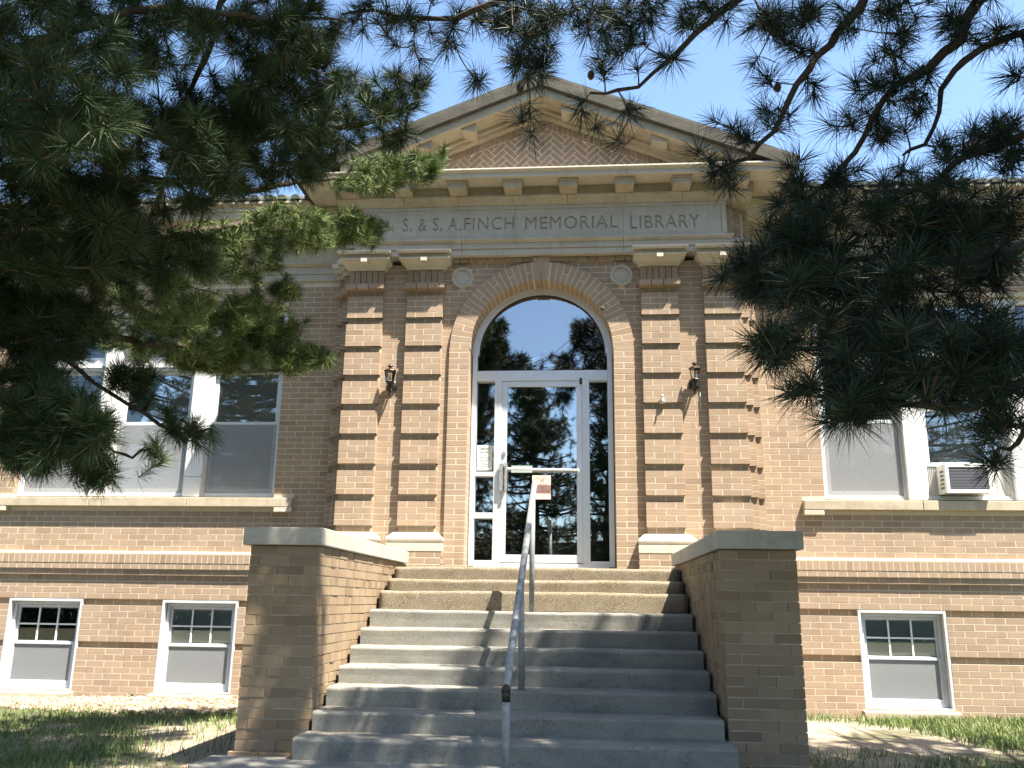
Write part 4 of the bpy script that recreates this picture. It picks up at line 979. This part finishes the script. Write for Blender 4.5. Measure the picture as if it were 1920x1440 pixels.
LB = [(-230, 120, 220, 220, 90, -6.0, -4.6, 0), (-260, 430, 230, 200, 110, -5.6, -4.0, 0), (-220, 700, 180, 140, 60, -5.2, -4.2, 0), (-480, 400, 220, 320, 90, -6.0, -4.2, 0), (100, 140, 150, 170, 120, -6.2, -5.2, 0), (280, 60, 120, 80, 45, -5.4, -4.6, 0), (520, 60, 120, 70, 60, -4.9, -4.2, 0), (540, 170, 100, 90, 70, -4.8, -3.9, 0),
      (400, 210, 110, 70, 50, -4.6, -4.0, 0), (220, 300, 240, 110, 150, -5.2, -3.8, 0), (470, 290, 150, 70, 80, -4.4, -3.4, 0), (110, 420, 150, 100, 90, -5.2, -4.0, 0),
      (660, 190, 90, 50, 34, -3.7, -3.1, 0), (740, 170, 60, 40, 18, -3.5, -3.0, 0), (600, 270, 60, 40, 22, -3.8, -3.3, 0), (730, 245, 60, 30, 12, -3.4, -3.0, 0),
      (750, 312, 85, 26, 48, -2.3, -1.75, 1), (690, 335, 60, 25, 22, -2.5, -1.9, 1), (632, 425, 84, 32, 66, -2.4, -1.8, 1), (540, 430, 90, 45, 52, -2.9, -2.0, 1), (430, 470, 120, 60, 66, -3.2, -2.1, 1),
      (230, 520, 200, 90, 130, -4.4, -2.8, 1), (520, 545, 45, 20, 14, -2.3, -1.9, 1), (430, 590, 110, 38, 76, -2.7, -1.9, 1), (500, 612, 55, 26, 28, -2.2, -1.9, 1), (555, 668, 68, 22, 40, -2.1, -1.8, 1),
      (420, 670, 90, 30, 52, -2.5, -2.0, 1), (300, 640, 120, 40, 46, -3.2, -2.2, 1), (90, 610, 110, 70, 60, -4.6, -3.8, 0), (50, 540, 90, 90, 50, -4.8, -4.0, 0),
      (50, 720, 70, 50, 30, -4.7, -4.1, 0), (100, 800, 110, 70, 95, -5.0, -4.3, 0), (60, 850, 60, 30, 20, -4.9, -4.3, 0), (175, 880, 34, 26, 12, -4.6, -4.3, 0), (250, 720, 50, 34, 14, -4.1, -3.7, 0), (350, 810, 34, 14, 6, -3.9, -3.6, 0), (250, 470, 160, 60, 40, -4.6, -3.6, 0)]
LS = [(325, 790, -3.8, 0), (370, 818, -3.7, 0), (285, 850, -4.4, 1), (800, 150, -3.1, 0), (830, 290, -1.85, 1), (715, 415, -1.85, 1), (615, 665, -1.85, 1), (548, 598, -1.9, 1)]
pine('pine_tree', 'pine tree on the left with sunlit branch tips over the windows', (-5.1, -5.0, -.3), 9.5, LL, LB, LS, 'needles', 3, 2300, (3.0, 9.4, 3.8), dense=1.5, shade_canopy=[((-1.4, -6.2, 6.7), (2.3, 2.1, 1.5), 2300)])
RL = [(5.2, [(1500, -150, -4.8), (1180, -40, -4.6), (950, 8, -4.5), (820, 26, -4.4), (700, 20, -4.3), (640, 34, -4.3)], .05),
      (4.8, [(1560, -120, -4.7), (1390, 5, -4.6), (1280, 74, -4.5), (1190, 150, -4.4), (1107, 186, -4.4)], .04),
      (4.6, [(1700, -110, -4.7), (1615, 10, -4.6), (1560, 90, -4.5), (1500, 165, -4.5), (1440, 240, -4.4), (1375, 300, -4.4), (1330, 318, -4.4)], .04),
      (4.2, [(1900, -60, -4.9), (1780, 95, -4.7), (1690, 172, -4.6), (1620, 250, -4.6), (1545, 330, -4.5), (1475, 410, -4.5)], .04),
      (4.0, [(1960, 40, -4.9), (1790, 140, -4.7), (1755, 200, -4.6), (1725, 260, -4.6), (1688, 300, -4.6)], .03),
      (3.4, [(2000, 220, -5.0), (1860, 285, -4.8), (1720, 340, -4.7), (1610, 365, -4.7)], .035),
      (3.0, [(2010, 420, -5.2), (1860, 470, -5.1), (1740, 500, -5.0), (1600, 480, -4.9), (1460, 500, -4.8), (1370, 490, -4.7)], .04),
      (2.6, [(2010, 600, -5.3), (1880, 640, -5.3), (1760, 620, -5.2), (1640, 660, -5.2), (1540, 640, -5.1), (1420, 660, -5.0)], .035),
      (2.3, [(2010, 700, -5.4), (1900, 740, -5.4), (1810, 760, -5.4), (1700, 740, -5.3), (1590, 760, -5.2)], .03),
      (2.1, [(2010, 780, -5.3), (1920, 800, -5.3), (1885, 825, -5.2), (1866, 850, -5.2)], .02)]
RB = [(2120, 130, 170, 180, 70, -5.8, -4.6, 0), (2140, 460, 190, 200, 120, -6.0, -4.6, 0), (2120, 740, 160, 120, 60, -6.0, -5.0, 0), (2380, 400, 180, 300, 80, -6.0, -4.6, 0), (690, 30, 70, 28, 10, -4.6, -4.2, 0), (800, 40, 60, 30, 9, -4.6, -4.3, 0), (960, 36, 110, 34, 24, -4.8, -4.3, 0), (1120, 34, 110, 34, 20, -4.8, -4.3, 0), (1290, 20, 120, 28, 18, -4.8, -4.4, 0), (1005, 120, 34, 50, 10, -4.6, -4.4, 0), (1180, 110, 70, 30, 8, -4.6, -4.4, 0), (1560, 25, 150, 30, 22, -4.9, -4.2, 0), (1740, 40, 90, 50, 24, -5.0, -4.3, 0), (1850, 40, 60, 50, 12, -5.0, -4.5, 0), (1700, 140, 70, 60, 26, -4.8, -4.3, 0), (1440, 30, 60, 30, 8, -4.8, -4.3, 0),
      (1640, 330, 90, 24, 18, -4.9, -4.4, 0), (1540, 345, 60, 30, 14, -4.8, -4.4, 0), (1610, 240, 60, 40, 9, -4.8, -4.4, 0), (1840, 280, 80, 50, 34, -5.1, -4.5, 0), (1890, 240, 30, 30, 12, -5.1, -4.6, 0), (1500, 400, 55, 40, 20, -4.8, -4.3, 0),
      (1640, 430, 170, 60, 95, -5.2, -4.5, 0), (1800, 400, 120, 80, 90, -5.3, -4.5, 0), (1480, 500, 120, 55, 80, -5.1, -4.5, 0), (1400, 510, 55, 40, 22, -4.9, -4.5, 0), (1560, 540, 140, 50, 66, -5.3, -4.7, 0), (1790, 500, 130, 50, 60, -5.4, -4.6, 0),
      (1560, 640, 130, 50, 62, -5.4, -4.9, 0), (1440, 655, 45, 30, 14, -5.2, -4.9, 0), (1740, 660, 160, 55, 84, -5.6, -5.0, 0), (1860, 650, 70, 70, 44, -5.6, -5.0, 0), (1620, 730, 120, 36, 40, -5.5, -5.1, 0), (1790, 720, 110, 44, 40, -5.6, -5.1, 0), (1880, 790, 45, 40, 16, -5.5, -5.1, 0), (1600, 770, 40, 22, 9, -5.4, -5.1, 0), (1700, 560, 200, 60, 44, -5.2, -4.6, 0), (1710, 600, 60, 30, 9, -5.1, -4.6, 0)]
RS = [(778, 92, -4.4, 0), (838, 76, -4.4, 0), (893, 150, -4.4, 0), (985, 70, -4.5, 0), (1000, 28, -4.5, 0), (955, 20, -4.5, 0), (992, 214, -4.5, 0), (1092, 212, -4.4, 0), (1176, 208, -4.4, 0), (1050, 28, -4.5, 0), (1165, 38, -4.5, 0), (1185, 70, -4.5, 0), (1240, 100, -4.5, 0), (1020, 110, -4.5, 0), (990, 110, -4.5, 0),
      (725, 40, -4.3, 0), (680, 60, -4.3, 0), (930, 40, -4.5, 0), (1300, 30, -4.6, 0), (1345, 22, -4.6, 0), (1130, 20, -4.5, 0), (1225, 20, -4.5, 0), (1090, 40, -4.5, 0), (1130, 130, -4.4, 0), (1000, 60, -4.5, 0), (970, 120, -4.5, 0), (760, 30, -4.3, 0), (850, 40, -4.4, 0), (900, 40, -4.4, 0),
      (1372, 238, -4.4, 0), (1340, 322, -4.4, 0), (1330, 292, -4.4, 0), (1440, 150, -4.5, 0), (1482, 214, -4.4, 0), (1425, 205, -4.4, 0), (1462, 56, -4.6, 0), (1430, 50, -4.6, 0), (1520, 92, -4.5, 0), (1400, 262, -4.4, 0), (1500, 100, -4.5, 0), (1530, 160, -4.5, 0), (1600, 170, -4.6, 0), (1640, 165, -4.6, 0), (1650, 40, -4.6, 0), (1360, 345, -4.4, 0),
      (1580, 60, -4.6, 0), (1645, 232, -4.6, 0), (1598, 235, -4.6, 0), (1900, 60, -4.9, 0), (1905, 140, -5, 0), (1720, 215, -4.6, 0), (1500, 300, -4.5, 0), (1460, 440, -4.6, 0), (1868, 862, -5.2, 0), (1490, 730, -5.2, 0), (1570, 790, -5.2, 0), (1900, 730, -5.6, 0)]
pt, ptp, ptd = pine('pine_tree', 'pine tree on the right with dark branches hanging across the sky', (4.9, -5.1, -.3), 10, RL, RB, RS, 'needles_blue', 5, 3000, (3.0, 10, 4.3), dense=.74, twigN=(68, 100), star=(.06, .172, .0038, 1.22), shade_canopy=[((3.5, -5.2, 6.4), (2.1, 1.9, 1.5), 1200), ((.9, -5.9, 5.6), (1.3, .8, .7), 330)])
for i, (px, py, Y) in enumerate([(1108, 140, -4.4), (975, 165, -4.45), (1400, 258, -4.4), (1458, 163, -4.45), (1335, 308, -4.35)]):
    c = at(px, py, Y); m = MB(); pr = []
    for k in range(9): t = k/8; pr.append((.024*math.sin(math.pi*min(1, t*.9+.1))**.7*(1 if k % 2 else .82)+.001, .07*(t-.5)))
    m.lathe(pr, c, 9); m.build('cone', 'cone_scale', pt)
# a pine across the walk behind the photographer (seen only mirrored in the glass)
pine('pine_tree', 'tall pine behind the walk, seen only mirrored in the entrance glass', (-2.5, -12.8, -.4), 8.3, [], [], [], 'needles', 9, 1900, (.5, 8.1, 1.9), False)
pine('pine_tree', 'second pine behind the walk, seen only mirrored in the entrance glass', (1.25, -13.4, -.4), 8.1, [], [], [], 'needles', 10, 1900, (.5, 7.9, 1.9), False)
pine('pine_tree', 'third and widest pine behind the walk, seen only mirrored in the entrance glass', (-1.2, -18.5, -.4), 8.8, [], [], [], 'needles', 12, 3000, (.3, 8.6, 3.3), False)
n = 36000; rng = np.random.default_rng(4); P = np.stack([rng.uniform(-30, 30, n), rng.uniform(-30, -26, n), -.5+4.6*rng.random(n)**1.3], 1); d1_ = unit(rng.normal(size=(n, 3)))*.16; d2_ = unit(rng.normal(size=(n, 3)))*.16
tag(tri_mesh('hedge', np.stack([P, P+d1_, P+d2_], 1).reshape(-1, 3), np.arange(3*n).reshape(-1, 3), 'needles', None, rng.random(n)), 'dark green hedge added unseen across the street to darken the glass reflections', 'hedge', kind='stuff')  # unseen hedge, added as a dark backdrop for the mirroring glass
m = MB(); m.box(-30, 30, -29.5, -27.2, -.5, 3.4); m.build('hedge_dark_core', 'leaf_dark', bpy.data.objects['hedge'])  # dark core added so no sky shows mirrored through the hedge
# ---------------------------------------------------------------- grass, gravel, weeds
rng = np.random.default_rng(21)
def fbm(x, y, s): return (np.sin(x*1.7*s+1.3)*np.cos(y*2.1*s+.7)+.6*np.sin(x*3.9*s+y*2.7*s+2.1)+.4*np.cos(x*7.3*s-y*6.1*s))/2
n = 90000; x = np.concatenate([rng.uniform(-7.5, -1.95, n), rng.uniform(1.95, 7.0, n)]); y = rng.uniform(-5.2, .42, 2*n)
dens = .5+.45*fbm(x, y, 1.0)
left = x < 0
dens = np.where(left, dens-.12, dens); dens = np.where(left & (y > -.45), 0, dens)
dens = np.where(left & (x > -3.0) & (y < -1.4), dens*.35, dens)
bare = np.exp(-(((x-2.75)/1.15)**2+((y+1.1)/1.5)**2)); dens = np.where(~left, dens+.3-1.35*bare, dens)
dens = np.where(~left & (x > 3.6) & (y > -1.6), dens+.35, dens)
k = rng.random(2*n) < dens; x, y = x[k], y[k]; n = len(x)
zz = np.array([gz(a, b) for a, b in zip(x, y)]); h = rng.uniform(.035, .085, n)*(1+.3*fbm(x, y, 2)); a = rng.random(n)*6.283
w = .0035; sx, sy = np.cos(a)*w, np.sin(a)*w; lx, ly = rng.normal(size=n)*.03, rng.normal(size=n)*.03
V = np.stack([np.stack([x-sx, y-sy, zz-.005], 1), np.stack([x+sx, y+sy, zz-.005], 1), np.stack([x+lx*.4+sx*.7, y+ly*.4+sy*.7, zz+h*.6], 1), np.stack([x+lx*.4-sx*.7, y+ly*.4-sy*.7, zz+h*.6], 1), np.stack([x+lx, y+ly, zz+h], 1)], 1).reshape(-1, 3)
o = (np.arange(n)*5)[:, None]; Tt = np.concatenate([o+np.array([[0, 1, 2]]), o+np.array([[0, 2, 3]]), o+np.array([[3, 2, 4]])], 1).reshape(-1, 3)
tag(tri_mesh('lawn_grass', V, Tt, 'grass', None, np.repeat(np.clip(rng.random(n)*.8+.25*fbm(x, y, .8)+.1, 0, 1), 3)), 'patchy short lawn grass growing beside the stairs', 'grass', kind='stuff')
n = 9000; x = rng.uniform(-7.5, -1.95, n); y = rng.uniform(-.62, WG-.02, n); k = y > -.5+.08*np.sin(3*x)+.04*rng.normal(size=n); x, y = x[k], y[k]; n = len(x)
ico = np.array([(0, 0, 1), (.89, 0, .45), (.28, .85, .45), (-.72, .53, .45), (-.72, -.53, .45), (.28, -.85, .45), (.72, .53, -.45), (-.28, .85, -.45), (-.89, 0, -.45), (-.28, -.85, -.45), (.72, -.53, -.45), (0, 0, -1)])
it = np.array([(0, 1, 2), (0, 2, 3), (0, 3, 4), (0, 4, 5), (0, 5, 1), (1, 6, 2), (2, 7, 3), (3, 8, 4), (4, 9, 5), (5, 10, 1), (6, 7, 2), (7, 8, 3), (8, 9, 4), (9, 10, 5), (10, 6, 1)])
sc = rng.uniform(.013, .03, (n, 1))*rng.uniform(.7, 1.3, (n, 3))*np.array([[1, 1, .65]]); ang = rng.random(n)*6.283; ca, sa = np.cos(ang), np.sin(ang)
P = ico[None]*sc[:, None]+rng.normal(size=(n, 12, 3))*.0015; X = P[..., 0]*ca[:, None]-P[..., 1]*sa[:, None]; Y_ = P[..., 0]*sa[:, None]+P[..., 1]*ca[:, None]
zz = np.array([gz(a, b) for a, b in zip(x, y)]); V = np.stack([X+x[:, None], Y_+y[:, None], P[..., 2]+(zz+.006+rng.random(n)*.025)[:, None]], -1).reshape(-1, 3)
Tt = (it[None]+(np.arange(n)*12)[:, None, None]).reshape(-1, 3)
tag(tri_mesh('gravel_bed', V, Tt, 'pebble', None, np.repeat(rng.random(n), len(it))), 'pale pebble gravel bed along the wall left of the stairs', 'gravel', kind='stuff')
n = 9000; x = np.concatenate([rng.uniform(-7, -1.95, n//2), rng.uniform(1.95, 6.5, n//2)]); y = rng.uniform(-5, .3, n); n = len(x); a = rng.random(n)*6.283; L = rng.uniform(.04, .07, n); zz = np.array([gz(i, j) for i, j in zip(x, y)])+.006+.012*rng.random(n)
for k_ in range(3, 10):                         # some lie on the treads, mostly against the side walls
    q = 70; x = np.concatenate([x, (1.36-np.abs(rng.normal(size=q))*.22)*rng.choice([-1, 1], q)]); y = np.concatenate([y, Y1-TR*k_+.06+.22*rng.random(q)**.5]); zz = np.concatenate([zz, np.full(q, STEP[k_]+.004)])
n = len(x); a = rng.random(n)*6.283; L = rng.uniform(.04, .07, n)
V = np.stack([np.stack([x, y, zz], 1), np.stack([x+np.sin(a)*.0025, y-np.cos(a)*.0025, zz+.001], 1), np.stack([x+np.cos(a)*L, y+np.sin(a)*L, zz+rng.normal(size=n)*.006], 1)], 1).reshape(-1, 3)
tag(tri_mesh('needle_litter', V, np.arange(3*n).reshape(-1, 3), 'dry_needle', None, rng.random(n)), 'fallen brown pine needles scattered over the ground', 'litter', kind='stuff')
def weed(px, py, label, sd):
    c = at(px, py, WG-.07); T = thing('weed', label, 'weed', 'weeds at the wall foot'); rr = random.Random(sd)
    for k in range(9):
        a = rr.uniform(0, 6.28); e = rr.uniform(.4, 1.2); L = rr.uniform(.06, .12); d = np.array([math.cos(a)*math.cos(e), -abs(math.sin(a))*math.cos(e)*.6, math.sin(e)]); b = np.array([c[0], c[1], gz(c[0], c[1])])
        s_ = np.cross(d, (0, 0, 1)); s_ = s_/np.linalg.norm(s_)*.014; md = b+d*L*.6; tp_ = b+d*L+np.array([0, 0, -.02])
        m = MB(); m.poly([b, md+s_, tp_, md-s_, md+np.array([0, 0, .004])], [(0, 1, 4), (1, 2, 4), (2, 3, 4), (3, 0, 4)]); m.build('leaf', 'leaf_weed', T)
weed(245, 1302, 'small green weed at the wall between the two left basement windows', 1); weed(128, 1297, 'small green weed beside the sill of the far left basement window', 2)
